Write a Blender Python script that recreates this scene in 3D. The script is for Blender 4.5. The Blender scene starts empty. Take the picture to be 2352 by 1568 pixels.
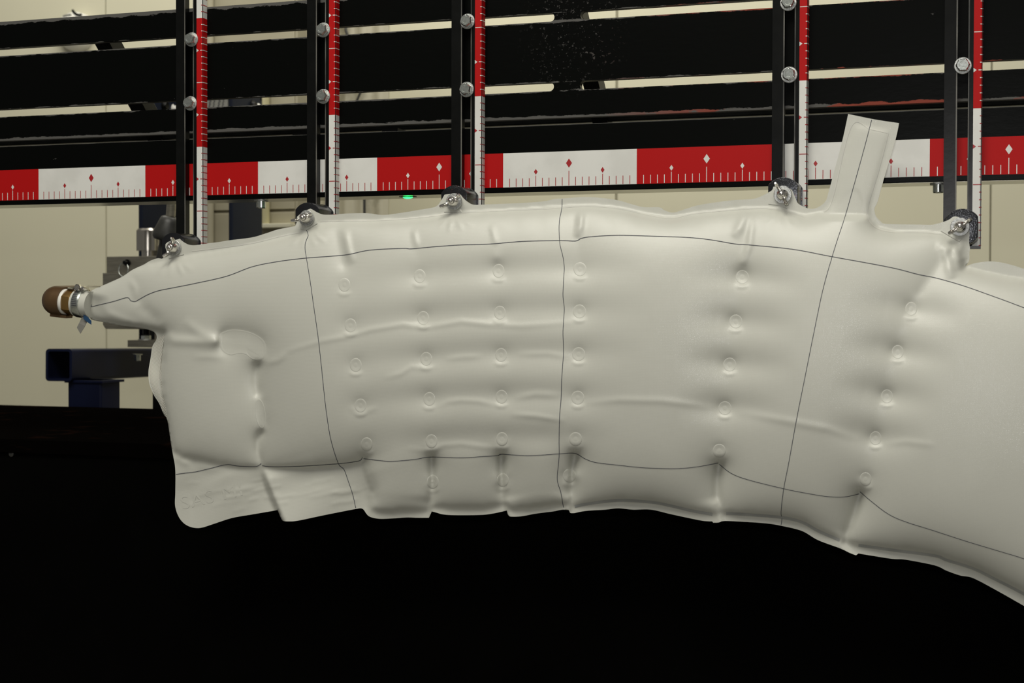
import bpy, bmesh, math, random
import numpy as np
from mathutils import Vector, Matrix
from mathutils.geometry import delaunay_2d_cdt

random.seed(7)
rng = np.random.default_rng(7)
S = 0.001                       # everything below is written in millimetres
scene = bpy.context.scene
COL = scene.collection
PI = math.pi

# ------------------------------------------------------------------ camera
W, H = 2352, 1568
F_PX = 3311.657
CAM = np.array([1465.25, -1995.15, -187.17])
yaw, pitch, roll = [math.radians(a) for a in (-17.967, -1.0272, 0.158)]
fw = np.array([math.sin(yaw), math.cos(yaw), 0.0])
rt = np.array([math.cos(yaw), -math.sin(yaw), 0.0])
up = np.array([0.0, 0.0, 1.0])
fw, up = math.cos(pitch) * fw + math.sin(pitch) * up, -math.sin(pitch) * fw + math.cos(pitch) * up
rt, up = math.cos(roll) * rt + math.sin(roll) * up, -math.sin(roll) * rt + math.cos(roll) * up
cam_d = bpy.data.cameras.new('camera')
cam = bpy.data.objects.new('camera', cam_d)
COL.objects.link(cam)
cam_d.sensor_width = 36.0
cam_d.sensor_fit = 'HORIZONTAL'
cam_d.lens = F_PX / W * 36.0
cam_d.clip_start = 0.05
cam_d.clip_end = 60
cam.matrix_world = Matrix(((rt[0], up[0], -fw[0], CAM[0] * S), (rt[1], up[1], -fw[1], CAM[1] * S),
                           (rt[2], up[2], -fw[2], CAM[2] * S), (0, 0, 0, 1)))
scene.camera = cam
cam_d.dof.use_dof = True
cam_d.dof.focus_distance = 2.08
cam_d.dof.aperture_fstop = 9.0

# ------------------------------------------------------------------ world, lights, exposure
world = bpy.data.worlds.new('world')
scene.world = world
world.use_nodes = True
bg = world.node_tree.nodes['Background']
bg.inputs[0].default_value = (1.0, 0.97, 0.90, 1)
bg.inputs[1].default_value = 0.14

def area_light(name, loc, target, sx, sy, energy, color):
    d = bpy.data.lights.new(name, 'AREA')
    d.shape = 'RECTANGLE'; d.size = sx; d.size_y = sy; d.energy = energy; d.color = color
    o = bpy.data.objects.new(name, d); COL.objects.link(o)
    o.location = [c * S for c in loc]
    o.rotation_euler = (Vector(target) - Vector(loc)).to_track_quat('-Z', 'Y').to_euler()
    return o
WARM = (1.0, 0.965, 0.865)
area_light('ceiling_light_front', (820, -1850, 2300), (800, -200, -300), 2.4, 1.5, 92, WARM)
area_light('ceiling_light_rear', (-150, 1250, 2300), (-200, 2050, 200), 3.4, 0.7, 66, WARM)
FLASH = CAM + np.array([-15.0, 0, 150.0])
area_light('camera_flash', FLASH, (1150, 0, -100), 0.07, 0.04, 5.6, (1.0, 0.98, 0.97))
scene.view_settings.view_transform = 'Standard'
scene.view_settings.look = 'None'
scene.view_settings.gamma = 1.0
scene.view_settings.use_curve_mapping = False
scene.view_settings.exposure = 0.0

# ------------------------------------------------------------------ helpers
def at(px, py, Y):
    """point (mm) on the depth plane Y that is seen at pixel px, py"""
    d = fw * F_PX + rt * (px - W / 2) + up * (H / 2 - py)
    return CAM + d * ((Y - CAM[1]) / d[1])

def at_arr(px, py, Y):
    d = fw[None] * F_PX + rt[None] * (px - W / 2)[:, None] + up[None] * (H / 2 - py)[:, None]
    return CAM[None] + d * ((Y - CAM[1]) / d[:, 1])[:, None]

def ray_dir(px, py):
    d = fw * F_PX + rt * (px - W / 2) + up * (H / 2 - py)
    return d / np.linalg.norm(d)

ROOT = {}
def empty(name, loc, label=None, cat=None, group=None, kind=None):
    o = bpy.data.objects.new(name, None); COL.objects.link(o)
    o.empty_display_size = 0.02
    o.location = [c * S for c in loc]
    ROOT[o.name] = np.array(loc, float)
    tag(o, label, cat, group, kind)
    return o

def tag(o, label=None, cat=None, group=None, kind=None):
    if label: o['label'] = label
    if cat: o['category'] = cat
    if group: o['group'] = group
    if kind: o['kind'] = kind
    return o

class MB:
    def __init__(s): s.v = []; s.f = []; s.m = []; s.cur = 0
    def add(s, vs, fs):
        b = len(s.v); s.v += [tuple(map(float, p)) for p in vs]
        for f in fs: s.f.append([b + i for i in f]); s.m.append(s.cur)
        return s
    def box(s, x0, x1, y0, y1, z0, z1):
        return s.add([(x, y, z) for x in (x0, x1) for y in (y0, y1) for z in (z0, z1)],
                     [(0, 1, 3, 2), (4, 6, 7, 5), (0, 4, 5, 1), (2, 3, 7, 6), (0, 2, 6, 4), (1, 5, 7, 3)])
    def prism(s, poly, y0, y1):
        """XZ polygon pushed from y0 to y1"""
        n = len(poly)
        a = sum(poly[i][0] * poly[(i + 1) % n][1] - poly[(i + 1) % n][0] * poly[i][1] for i in range(n))
        if a < 0: poly = poly[::-1]
        vs = [(x, y0, z) for x, z in poly] + [(x, y1, z) for x, z in poly]
        fs = [tuple(range(n)), tuple(range(2 * n - 1, n - 1, -1))]
        fs += [(i, i + n, (i + 1) % n + n, (i + 1) % n) for i in range(n)]
        return s.add(vs, fs)
    def lathe(s, o, axis, prof, n=24, cap0=True, cap1=True, phase=0.0):
        """profile of (t along axis, radius)"""
        ax = Vector(axis).normalized(); a = ax.orthogonal().normalized(); b = ax.cross(a)
        if abs(ax.y) > .9: a = Vector((1, 0, 0)); a = (a - ax * a.dot(ax)).normalized(); b = ax.cross(a)
        o = Vector([float(c) for c in o]); vs = []
        for t, r in prof:
            for k in range(n):
                c = 2 * PI * k / n + phase
                vs.append(o + ax * t + (a * math.cos(c) + b * math.sin(c)) * r)
        fs = []
        for j in range(len(prof) - 1):
            for k in range(n):
                k2 = (k + 1) % n
                fs.append((j * n + k, j * n + k2, (j + 1) * n + k2, (j + 1) * n + k))
        if cap0: fs.append(tuple(range(n - 1, -1, -1)))
        if cap1: fs.append(tuple((len(prof) - 1) * n + k for k in range(n)))
        return s.add(vs, fs)
    def cyl(s, p0, p1, r0, r1=None, n=20):
        p0 = Vector([float(c) for c in p0]); p1 = Vector([float(c) for c in p1]); d = p1 - p0
        return s.lathe(p0, d, [(0, r0), (d.length, r0 if r1 is None else r1)], n)
    def tube(s, pts, r, n=10, closed=False):
        pts = [Vector([float(c) for c in p]) for p in pts]; m = len(pts); vs = []; ref = None
        for i, p in enumerate(pts):
            t = (pts[(i + 1) % m] - pts[i - 1]) if closed else (pts[min(i + 1, m - 1)] - pts[max(i - 1, 0)])
            t.normalize()
            a = t.orthogonal().normalized() if ref is None else (ref - t * ref.dot(t)).normalized()
            ref = a; b = t.cross(a); rr = r[i] if isinstance(r, (list, tuple)) else r
            vs += [p + (a * math.cos(2 * PI * k / n) + b * math.sin(2 * PI * k / n)) * rr for k in range(n)]
        fs = []
        for j in range(m if closed else m - 1):
            j2 = (j + 1) % m
            for k in range(n):
                k2 = (k + 1) % n; fs.append((j * n + k, j * n + k2, j2 * n + k2, j2 * n + k))
        if not closed: fs += [tuple(range(n - 1, -1, -1)), tuple((m - 1) * n + k for k in range(n))]
        return s.add(vs, fs)
    def obox(s, c, ux, uy, uz, hx, hy, hz):
        """box with its own axes; half sizes"""
        c, ux, uy, uz = [np.array(q, float) for q in (c, ux, uy, uz)]
        vs = [c + ux * a * hx + uy * b * hy + uz * d * hz for a in (-1, 1) for b in (-1, 1) for d in (-1, 1)]
        return s.add(vs, [(0, 1, 3, 2), (4, 6, 7, 5), (0, 4, 5, 1), (2, 3, 7, 6), (0, 2, 6, 4), (1, 5, 7, 3)])
    def build(s, name, mats, parent=None, base=None, smooth=None, bevel=0, segs=2, fix=True, **tags):
        if not isinstance(mats, (list, tuple)): mats = [mats]
        root = parent
        while root is not None and root.parent is not None: root = root.parent
        if parent is not None: org = ROOT[root.name]
        else: org = np.array(base if base is not None else np.mean(np.array(s.v), 0), float)
        me = bpy.data.meshes.new(name)
        v = (np.array(s.v) - org) * S
        me.from_pydata(v.tolist(), [], s.f)
        for m in mats: me.materials.append(m)
        if len(mats) > 1: me.polygons.foreach_set('material_index', s.m)
        if bevel or fix:
            bm = bmesh.new(); bm.from_mesh(me)
            if fix: bmesh.ops.recalc_face_normals(bm, faces=bm.faces)
            if bevel:
                es = [e for e in bm.edges if len(e.link_faces) == 2 and e.calc_face_angle(0) > 0.6]
                bmesh.ops.bevel(bm, geom=es, offset=bevel * S, segments=segs, profile=.6, affect='EDGES', clamp_overlap=True)
            bm.to_mesh(me); bm.free()
        if smooth is not None:
            me.shade_smooth(); me.set_sharp_from_angle(angle=math.radians(smooth))
        o = bpy.data.objects.new(name, me); COL.objects.link(o)
        if parent is not None: o.parent = parent
        else: o.location = org * S; ROOT[o.name] = org
        tag(o, **tags)
        return o

def dup(o, loc=None, rot=None, parent=None, **tags):
    c = o.copy(); COL.objects.link(c)
    c.parent = parent
    if loc is not None: c.location = [q * S for q in loc]
    if rot is not None: c.rotation_euler = rot
    for ch in o.children: dup(ch, parent=c)
    tag(c, **tags)
    return c

# ------------------------------------------------------------------ materials
def mat(name, color, rough=.5, metal=0., spec=.5, **kw):
    m = bpy.data.materials.new(name); m.use_nodes = True
    b = m.node_tree.nodes['Principled BSDF']
    b.inputs['Base Color'].default_value = (*color, 1)
    b.inputs['Roughness'].default_value = rough
    b.inputs['Metallic'].default_value = metal
    b.inputs['Specular IOR Level'].default_value = spec
    return m
class NT:
    def __init__(s, m): s.t = m.node_tree; s.b = s.t.nodes['Principled BSDF']
    def n(s, kind, **kw):
        x = s.t.nodes.new(kind)
        for k, v in kw.items(): setattr(x, k, v)
        return x
    def l(s, a, b): s.t.links.new(a, b)
    def val(s, x, sock):
        if isinstance(x, (int, float)): sock.default_value = x
        else: s.l(x, sock)
    def math(s, op, a, b=0.0, clamp=False):
        x = s.n('ShaderNodeMath', operation=op, use_clamp=clamp)
        s.val(a, x.inputs[0]); s.val(b, x.inputs[1]); return x.outputs[0]
    def geo(s, sock='Position'): return s.n('ShaderNodeNewGeometry').outputs[sock]
    def objc(s): return s.n('ShaderNodeTexCoord').outputs['Object']
    def noise(s, vec, scale, detail=4, rough=.55):
        x = s.n('ShaderNodeTexNoise'); x.inputs['Scale'].default_value = scale
        x.inputs['Detail'].default_value = detail; x.inputs['Roughness'].default_value = rough
        s.l(vec, x.inputs['Vector']); return x.outputs[0]
    def mapv(s, vec, scale):
        x = s.n('ShaderNodeMapping'); x.inputs['Scale'].default_value = scale; s.l(vec, x.inputs[0]); return x.outputs[0]
    def mix(s, f, a, b):
        x = s.n('ShaderNodeMix', data_type='RGBA'); s.val(f, x.inputs[0])
        for q, i in ((a, 6), (b, 7)):
            if isinstance(q, tuple): x.inputs[i].default_value = (*q, 1)
            else: s.l(q, x.inputs[i])
        return x.outputs[2]
    def ramp(s, f, lo, hi, a=0., b=1.):
        x = s.n('ShaderNodeMapRange'); x.interpolation_type = 'SMOOTHSTEP'
        s.val(f, x.inputs[0]); x.inputs[1].default_value = lo; x.inputs[2].default_value = hi
        x.inputs[3].default_value = a; x.inputs[4].default_value = b; return x.outputs[0]
    def bump(s, h, strength, dist):
        x = s.n('ShaderNodeBump'); x.inputs['Strength'].default_value = strength; x.inputs['Distance'].default_value = dist
        s.l(h, x.inputs['Height']); s.l(x.outputs[0], s.b.inputs['Normal'])
    def xyz(s, vec):
        x = s.n('ShaderNodeSeparateXYZ'); s.l(vec, x.inputs[0]); return x.outputs

def mottled(name, c0, c1, scale, rough=.5, metal=0., bump=0., stretch=(1, 1, 1), spec=.5, lo=.35, hi=.65):
    m = mat(name, c0, rough, metal, spec); t = NT(m)
    v = t.mapv(t.geo(), stretch); nz = t.noise(v, scale)
    t.l(t.mix(t.ramp(nz, lo, hi), c0, c1), t.b.inputs['Base Color'])
    if bump: t.bump(nz, bump, .002)
    return m

BLK = (0.0014, 0.0017, 0.0014)
# slotted plate: black paint rubbed down to grey along its edges, red primer on the right
def worn_paint(name, edges, width, red_from=None):
    m = mat(name, BLK, .38, 0, .07); t = NT(m)
    pos = t.geo(); x, y, z = t.xyz(pos)
    nz = t.noise(t.mapv(pos, (9, 30, 30)), 3.0, 8, .72)
    big = t.noise(t.mapv(pos, (3, 3, 3)), 1.4, 3)
    tot = None
    for e, w, wt in edges:
        d = t.math('ABSOLUTE', t.math('SUBTRACT', z, e * S))
        k = t.ramp(d, 0.0, w * S, wt, 0.0)
        tot = k if tot is None else t.math('MAXIMUM', tot, k)
    f = t.math('MULTIPLY', tot, t.math('ADD', .50, t.math('MULTIPLY', big, .55)))
    f = t.math('ADD', f, t.math('MULTIPLY', t.math('SUBTRACT', nz, .5), 1.05))
    mask = t.ramp(f, .50, .54)
    spots = t.ramp(t.noise(t.mapv(pos, (24, 60, 45)), 2.2, 6, .6), .735, .76)
    mask = t.math('MAXIMUM', mask, t.math('MULTIPLY', spots, .6))
    if red_from is not None:      # scratched patch beside the web between the slots
        sc = t.ramp(t.noise(t.mapv(pos, (60, 90, 70)), 3.0, 7, .7), .60, .64)
        reg = t.math('MULTIPLY', t.ramp(t.math('ABSOLUTE', t.math('SUBTRACT', x, .905)), .02, .09, 1.0, 0.0), t.ramp(z, .12, .2))
        mask = t.math('MAXIMUM', mask, t.math('MULTIPLY', t.math('MULTIPLY', sc, reg), .7))
    grey = (0.085, 0.083, 0.078)
    chip = grey
    if red_from is not None:
        rz = t.noise(t.mapv(pos, (5, 20, 14)), 2.6, 5, .6)
        rmask = t.math('MULTIPLY', t.ramp(rz, .5, .56), t.ramp(x, red_from * S, (red_from + 260) * S))
        chip = t.mix(rmask, grey, (0.20, 0.045, 0.03))
    t.l(t.mix(mask, BLK, chip), t.b.inputs['Base Color'])
    t.l(t.ramp(mask, 0, 1, .34, .6), t.b.inputs['Roughness'])
    t.bump(t.math('ADD', t.math('MULTIPLY', mask, -.6), t.noise(t.mapv(pos, (14, 14, 40)), 4, 3)), .25, .0005)
    return m
M_PLATE = worn_paint('worn_black_paint_plate', [(98, 11, 1.0), (294, 14, .95), (250.3, 4, .62), (237.7, 6, .74), (150.4, 5, .66), (137.7, 6, .72)], 9, 900)
M_BEAM = worn_paint('worn_black_paint_beam', [(89, 1.5, 1.0)], 3)
M_BLACK = mottled('black_paint', BLK, (0.0035, 0.004, 0.0035), 60, .36, 0, .08, spec=.2)
M_BAR = mottled('black_upright_paint', (0.0018, .0021, .0018), (0.0032, .0035, .0032), 40, .30, 0, .08, spec=.2)
M_EDGE = mottled('rubbed_bare_edge', (0.02, .02, .018), (0.13, .125, .11), 25, .45, 0, .1, (1, 1, .4))
M_BLOCK = mat('black_block_finish', (.06, .062, .068), .22, 1.0)
t = NT(M_BLOCK); nz = t.noise(t.mapv(t.geo(), (1, 1, 1)), 130, 5, .6)
t.l(t.mix(t.ramp(nz, .66, .69), (.075, .077, .083), (0.16, .06, .04)), t.b.inputs['Base Color']); t.bump(t.noise(t.geo(), 700, 2), .35, .0008)
M_TABLE = mottled('black_table_steel', (0.0008, .0008, .0007), (0.0014, .0013, .0011), 5, .8, 0, .05, spec=.02)
M_TABLETOP = mottled('rusty_black_table_top', (0.0016, .0013, .0011), (0.006, .0028, .0018), 14, .9, 0, .1, (1, 1, 4), 0.0, .56, .74)
M_UNDER = mottled('bare_underside_metal', (0.62, .61, .55), (0.72, .71, .64), 12, .22, 1.0)
M_RED = mat('red_print', (0.38, 0.0045, 0.005), .5, 0, .15)
M_WHITE = mottled('white_print', (0.60, .60, .57), (0.66, .66, .63), 20, .40, spec=.4)
M_DKRED = mat('dark_red_print', (0.33, .012, .016), .42)
M_ZINC = mottled('zinc_plated_steel', (0.60, .64, .60), (0.72, .75, .71), 300, .26, 1., .05)
M_CHROME = mat('bright_nickel', (0.66, .64, .60), .20, 1.)
M_WASHER = mottled('dull_zinc_washer', (0.42, .43, .42), (0.55, .56, .55), 400, .48, 1., .35)
M_STEEL = mottled('brushed_tool_steel', (0.25, .235, .19), (0.33, .31, .25), 30, .38, .8, .05, (1, 1, 14))
M_SHAFT = mat('turned_steel', (0.55, .52, .46), .22, 1.)
M_BLUE = mottled('dark_blue_paint', (0.009, .012, .021), (0.010, .0135, .024), 6, .5, spec=.1)
M_NAVY = mottled('navy_paint', (0.004, .006, .022), (0.005, .008, .028), 8, .45, spec=.15)
M_BRASS = mat('brass', (0.36, .22, .075), .33, .9)
M_BRONZE = mottled('brown_bronze_pipe', (0.11, .062, .028), (0.15, .088, .04), 18, .42, .55)
M_PLASTIC = mat('white_plastic', (0.72, .71, .66), .4)
M_RUBBER = mottled('dark_grey_rubber', (0.016, .016, .014), (0.032, .032, .028), 35, .45, 0, .2)
M_GREYTAPE = mat('grey_ribbon', (0.19, .185, .165), .6)
M_BLUETAPE = mat('blue_ribbon', (0.012, .05, .12), .5)
M_THREAD = mat('dark_thread', (0.06, .064, .08), .8, 0, .1)
M_WALL = mottled('cream_wall_panel', (0.59, .565, .43), (0.61, .585, .445), 1.5, .55, spec=.3)
M_SEAM = mat('wall_joint_filler', (0.40, .38, .29), .8)
M_TRIMW = mat('white_trim', (0.78, .77, .70), .5)
M_CAB = mottled('beige_cabinet', (0.36, .33, .235), (0.40, .37, .265), 3, .6)
M_SHEET = mottled('mottled_beige_sheet', (0.46, .43, .32), (0.27, .25, .175), 9, .5, 0, .3, lo=.5, hi=.68)
M_PIPE = mat('pale_yellow_pipe', (0.47, .43, .25), .45)
M_FLOOR = mottled('grey_floor', (0.20, .195, .17), (0.24, .23, .20), 2, .5)
M_CEIL = mat('ceiling_white', (0.7, .68, .62), .8)
M_INK = mat('label_ink', (0.03, .03, .035), .6)
M_LABEL = mottled('silver_label', (0.30, .30, .27), (0.42, .42, .38), 30, .4, .3)

# airbag cloth: coated white weave
M_CLOTH = mat('coated_airbag_cloth', (0.62, .61, .535), .46, 0, .42)
t = NT(M_CLOTH); pos = t.geo()
w1 = t.n('ShaderNodeTexWave', wave_type='BANDS', bands_direction='X'); w1.inputs['Scale'].default_value = 330
w2 = t.n('ShaderNodeTexWave', wave_type='BANDS', bands_direction='Z'); w2.inputs['Scale'].default_value = 330
t.l(pos, w1.inputs[0]); t.l(pos, w2.inputs[0])
weave = t.math('ADD', w1.outputs[1], w2.outputs[1])
crk = t.noise(pos, 26, 6, .6)
t.bump(t.math('ADD', t.math('MULTIPLY', weave, .12), t.math('MULTIPLY', crk, .8)), .20, .0012)
t.b.inputs['Coat Weight'].default_value = .3; t.b.inputs['Coat Roughness'].default_value = .10
cb_n = t.n('ShaderNodeBump'); cb_n.inputs['Strength'].default_value = .55; cb_n.inputs['Distance'].default_value = .0006
t.l(t.noise(pos, 900, 2, .5), cb_n.inputs['Height']); t.l(cb_n.outputs[0], t.b.inputs['Coat Normal'])
t.l(t.mix(t.ramp(t.noise(pos, 7, 3), .3, .7), (0.515, .517, .465), (0.54, .542, .488)), t.b.inputs['Base Color'])
M_MESH = mat('woven_flap_cloth', (0.56, .55, .49), .7, 0, .2)
t = NT(M_MESH); pos = t.geo()
w1 = t.n('ShaderNodeTexWave', wave_type='BANDS', bands_direction='DIAGONAL'); w1.inputs['Scale'].default_value = 280
t.l(pos, w1.inputs[0]); t.bump(w1.outputs[1], .5, .0012)

# ------------------------------------------------------------------ room
FLOOR_Z = -1300.0; CEIL_Z = 2600.0; WALL_Y = 2500.0
MB().box(-3200, 4200, -3600, WALL_Y + 200, FLOOR_Z - 100, FLOOR_Z).build('floor', M_FLOOR, kind='structure', label='grey floor of the workshop')
wall = MB().box(-3200, 4200, WALL_Y + 12, WALL_Y + 160, FLOOR_Z, CEIL_Z).build('wall_back', M_SEAM, kind='structure', label='cream panelled wall at the back of the workshop')
for x0, x1 in ((-3200, -1533.5), (-1529, -492), (-451, 353), (361, 1491), (1496, 2700), (2705, 4200)):
    MB().box(x0, x1, WALL_Y, WALL_Y + 14, FLOOR_Z, CEIL_Z).build('wall_panel', M_WALL, wall, bevel=1.5)
MB().box(-490, -453, WALL_Y - 25, WALL_Y + 14, FLOOR_Z, CEIL_Z).build('trim_1', M_TRIMW, kind='structure', bevel=3, label='white vertical trim strip on the back wall')

# beige cabinet and sheet seen through the slots
c = empty('beige_cabinet', (-515, 1800, FLOOR_Z), 'beige cabinet by the back wall, glimpsed behind the blue post', 'cabinet')
MB().box(-660, -372, 1700, 2000, FLOOR_Z, 1150).build('body', M_CAB, c, bevel=4)
MB().box(-655, -377, 1690, 1700, FLOOR_Z + 80, 104).build('door', M_CAB, c, bevel=2)
MB().box(-655, -377, 1690, 1700, 112, 1140).build('door', M_CAB, c, bevel=2)
MB().box(-480, -372, 1655, 1692, 58, 70).build('ledge', M_WALL, c, bevel=2)
MB().tube([(-461, 1672, 70.5), (-461, 1672, 300), (-461, 1672, 480)], 15, 14).build('yellow_pipe', M_PIPE, base=(-461, 1672, 70.5), smooth=40,
    label='pale yellow vertical pipe in front of the beige cabinet', cat='pipe')
MB().tube([(-636, 1675, FLOOR_Z), (-636, 1675, 1000)], 11, 12).build('conduit', M_CAB, base=(-636, 1675, FLOOR_Z), smooth=40,
    label='thin beige conduit running up the left side of the beige cabinet', cat='pipe')
sh = MB()
n = 24
for i in range(n + 1):
    x = -368 + (368 - 147) * i / n
    for z in (-600, 1100): sh.add([(x, 1820 + 7 * math.sin(i * 1.1) + 3 * math.sin(i * 2.7 + z), z)], [])
    for z in (-600, 1100): sh.add([(x, 1826 + 7 * math.sin(i * 1.1) + 3 * math.sin(i * 2.7 + z), z)], [])
for i in range(n):
    a, b = 4 * i, 4 * i + 4
    sh.f += [[a, b, b + 1, a + 1], [a + 2, a + 3, b + 3, b + 2], [a, a + 2, b + 2, b], [a + 1, b + 1, b + 3, a + 3]]; sh.m += [0] * 4
sh.f += [[0, 1, 3, 2], [4 * n, 4 * n + 2, 4 * n + 3, 4 * n + 1]]; sh.m += [0] * 2
sh.build('hanging_sheet', M_SHEET, smooth=60, label='mottled beige plastic sheet hanging right of the cabinet', cat='sheet')
MB().tube([at(798, -60, 1800), at(794, 70, 1795), at(826, 150, 1790), at(831, 205, 1790), at(818, 235, 1790), at(828, 330, 1790), at(837, 455, 1790), at(837, 620, 1795)],
          4, 8).build('black_cable', M_RUBBER, smooth=60, label='black cable dangling in front of the mottled beige sheet', cat='cable')
# white round fitting with a black hook on the wall (top left)
c0 = at(160, 68, 2440)
d = empty('wall_dome', (c0[0], WALL_Y, c0[2]), 'white round dome fitting with black hook, partly hidden above the slotted plate', 'wall fitting')
MB().lathe((c0[0], WALL_Y, c0[2]), (0, -1, 0), [(0, 70), (30, 70), (55, 60), (75, 40), (85, 15)], 28).build('dome', M_PLASTIC, d, smooth=50)
MB().tube([at(167, 24, 2410), at(170, 29, 2405), at(176, 34, 2402), at(184, 35, 2402), at(188, 33, 2405)], 5, 8).build('hook', M_BLACK, d, smooth=60)
MB().tube([at(146, 37, 2415), at(154, 35, 2410), at(163, 34, 2412)], 4, 8).build('bracket', M_LABEL, d, smooth=60)

# ------------------------------------------------------------------ black table (horizontal top, bag hangs in front of it)
tb = empty('black_table', (700, 480, FLOOR_Z), 'large black steel table filling the bottom behind the white bag', 'table')
MB().box(-900, 2500, 90, 868, -425, -401).build('table_top', M_TABLETOP, tb, bevel=1.5)
MB().box(-900, 2500, 96, 120, FLOOR_Z, -424).build('front_panel', M_TABLE, tb)
MB().box(-900, 2500, 840, 862, FLOOR_Z, -424).build('rear_panel', M_TABLE, tb)
for x0 in (-900, 2476): MB().box(x0, x0 + 24, 118, 842, FLOOR_Z, -424).build('side_panel', M_TABLE, tb)
p = at(27, 1042, 96)
MB().lathe((p[0], 96, p[2]), (0, -1, 0), [(0, 5), (2, 5), (3.5, 3)], 12).build('rivet', M_RUBBER, tb, smooth=40)

# ------------------------------------------------------------------ blue rear frame
FY_ = 1150.0
fr = empty('blue_support_frame', (at(420, 560, FY_)[0], FY_ + 80, FLOOR_Z), 'blue-grey steel posts standing behind the rig, above the two left clamps', 'frame')
ztop = at(450, 180, FY_)[2]
def bpost(pa, pb, depth, zlo):
    x0, x1 = at(pa, 500, FY_)[0], at(pb, 500, FY_)[0]
    MB().box(x0, x1, FY_, FY_ + depth, zlo, ztop).build('post', M_BLUE, fr, bevel=2, segs=2, smooth=40)
    return x0, x1
zfoot = at(330, 786, FY_)[2]
xa0, xa1 = bpost(318, 328, 195, zfoot)
xb0_, xb1_ = bpost(525, 535, 152, FLOOR_Z)
MB().box(xa0, xb1_, FY_ + 140, FY_ + 150, ztop - 40, ztop + 30).build('crossbeam', M_BLUE, fr, bevel=2)
MB().box(xa0 - 8, xa1 + 40, FY_ - 5, FY_ + 195, zfoot - 8, zfoot).build('foot_plate', M_BLUE, fr, bevel=1)
for pxb, mt_ in ((375, M_BLACK), (404, M_PLASTIC), (580, M_BLACK), (592, M_PLASTIC)):
    xx = xa1 if pxb < 450 else xb1_
    yy_ = FY_ + (100 if pxb in (375, 580) else 128) + (20 if pxb == 404 else 0)
    zz = at(pxb, 243 if mt_ is M_BLACK else 250, yy_)[2]
    MB().lathe((xx, yy_, zz), (1, 0, 0), [(0, 14), (3, 14), (5, 11), (10, 9)], 14).build('bolt', mt_, fr, smooth=40)
q0, q1 = at(470, 222, FY_ - 4), at(522, 252, FY_ - 4)
lab = MB().box(q0[0], q1[0], FY_ - 3, FY_ + 10, q1[2] - 10, q0[2] + 10).build('label_plate', M_LABEL, fr, bevel=.6)
ink = MB()
for k, px in enumerate((482, 492, 503, 513)):
    for j in range(9):
        a = at(px + (j % 2) * .8 - j * .55, 221 + j * 3.6, FY_ - 3); ink.box(a[0], a[0] + (3.4 if k % 2 else 5), FY_ - 3.4, FY_ - 2.9, a[2] - 2.4, a[2])
ink.build('label_print', M_INK, lab, kind='stuff')

# ------------------------------------------------------------------ slotted plate
PY0, PY1 = 12.5, 24.0
PX0, PX1 = -420.0, 1900.0
pl = empty('slotted_plate', (740, 18, 98), 'wide black slotted steel plate with worn paint across the top', 'plate')
U0, U1, L0, L1 = 237.8, 250.3, 137.7, 150.4
def arc_end(x, z0, z1, s):
    r = (z1 - z0) / 2; zc = (z0 + z1) / 2
    return [(x - s * r + s * r * math.cos(a), zc + r * math.sin(a)) for a in np.linspace(PI / 2, -PI / 2, 13)]
body = MB()
for z0, z1 in ((98.5, L0), (L1, U0), (U1, 294)): body.prism([(PX0, z0), (PX1, z0), (PX1, z1), (PX0, z1)], PY0, PY1)
for z0, z1, xa, xb in ((U0, U1, 877.3, 916), (L0, L1, 876.8, 915.8)):
    body.prism(arc_end(xa, z0, z1, 1) + arc_end(xb, z0, z1, -1)[::-1], PY0, PY1)
    body.prism([(PX0, z0), (PX0 + 60, z0), (PX0 + 60, z1), (PX0, z1)], PY0, PY1)
    body.prism([(PX1 - 60, z0), (PX1, z0), (PX1, z1), (PX1 - 60, z1)], PY0, PY1)
body.build('plate_body', M_PLATE, pl)
# sloping braces behind the plate and the rear rail they land on
def brace(name, x0, x1, ya, za, yb, zb, th):
    d = np.array([0, yb - ya, zb - za], float); d /= np.linalg.norm(d); nrm = np.array([0, -d[2], d[1]])
    c = np.array([(x0 + x1) / 2, (ya + yb) / 2, (za + zb) / 2])
    return MB().obox(c, (1, 0, 0), d, nrm, (x1 - x0) / 2, math.hypot(yb - ya, zb - za) / 2, th / 2).build(name, M_BLACK, pl, bevel=1)
for x0, x1 in ((84, 112), (884, 909)): brace('brace', x0, x1, 38, 282, 232, 110, 30)
MB().box(PX0, PX1, 205, 262, 117, 166).build('rear_rail', M_BLACK, pl, bevel=2)
MB().box(897, 912, 22, 34, 100, 294).build('weld_rib', M_BLACK, pl)

# ------------------------------------------------------------------ ruler beam
BY0, BY1 = 12.5, 72.0
bm_ = empty('ruler_beam', (740, 40, -7.5), 'black horizontal beam carrying the red and white measuring scale', 'beam')
MB().box(PX0, PX1, BY0, BY1, -7.45, 89).build('beam_body', M_BEAM, bm_, bevel=1.2)
MB().box(PX0 + 1, PX1 - 1, BY0 + 1.5, BY1 - .5, -7.52, -7.3).build('underside_strip', M_UNDER, bm_)
for x in (450, 600, 1540): MB().box(x, x + 26, 30, 70, 88.5, 96).build('shim', M_BLACK, bm_)
RY = BY0 - 0.5
strip = MB().box(PX0 + 8, PX1 - 8, RY, BY0 + .1, 0.2, 50.1).build('scale_strip', M_WHITE, bm_)
def flat_quads(lst, y):
    m = MB()
    for x0, x1, z0, z1 in lst: m.add([(x0, y, z0), (x1, y, z0), (x1, y, z1), (x0, y, z1)], [(0, 1, 2, 3)])
    return m
def diamond(m, x, z, w, h, y): return m.add([(x - w / 2, y, z), (x, y, z - h / 2), (x + w / 2, y, z), (x, y, z + h / 2)], [(0, 1, 2, 3)])
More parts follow.
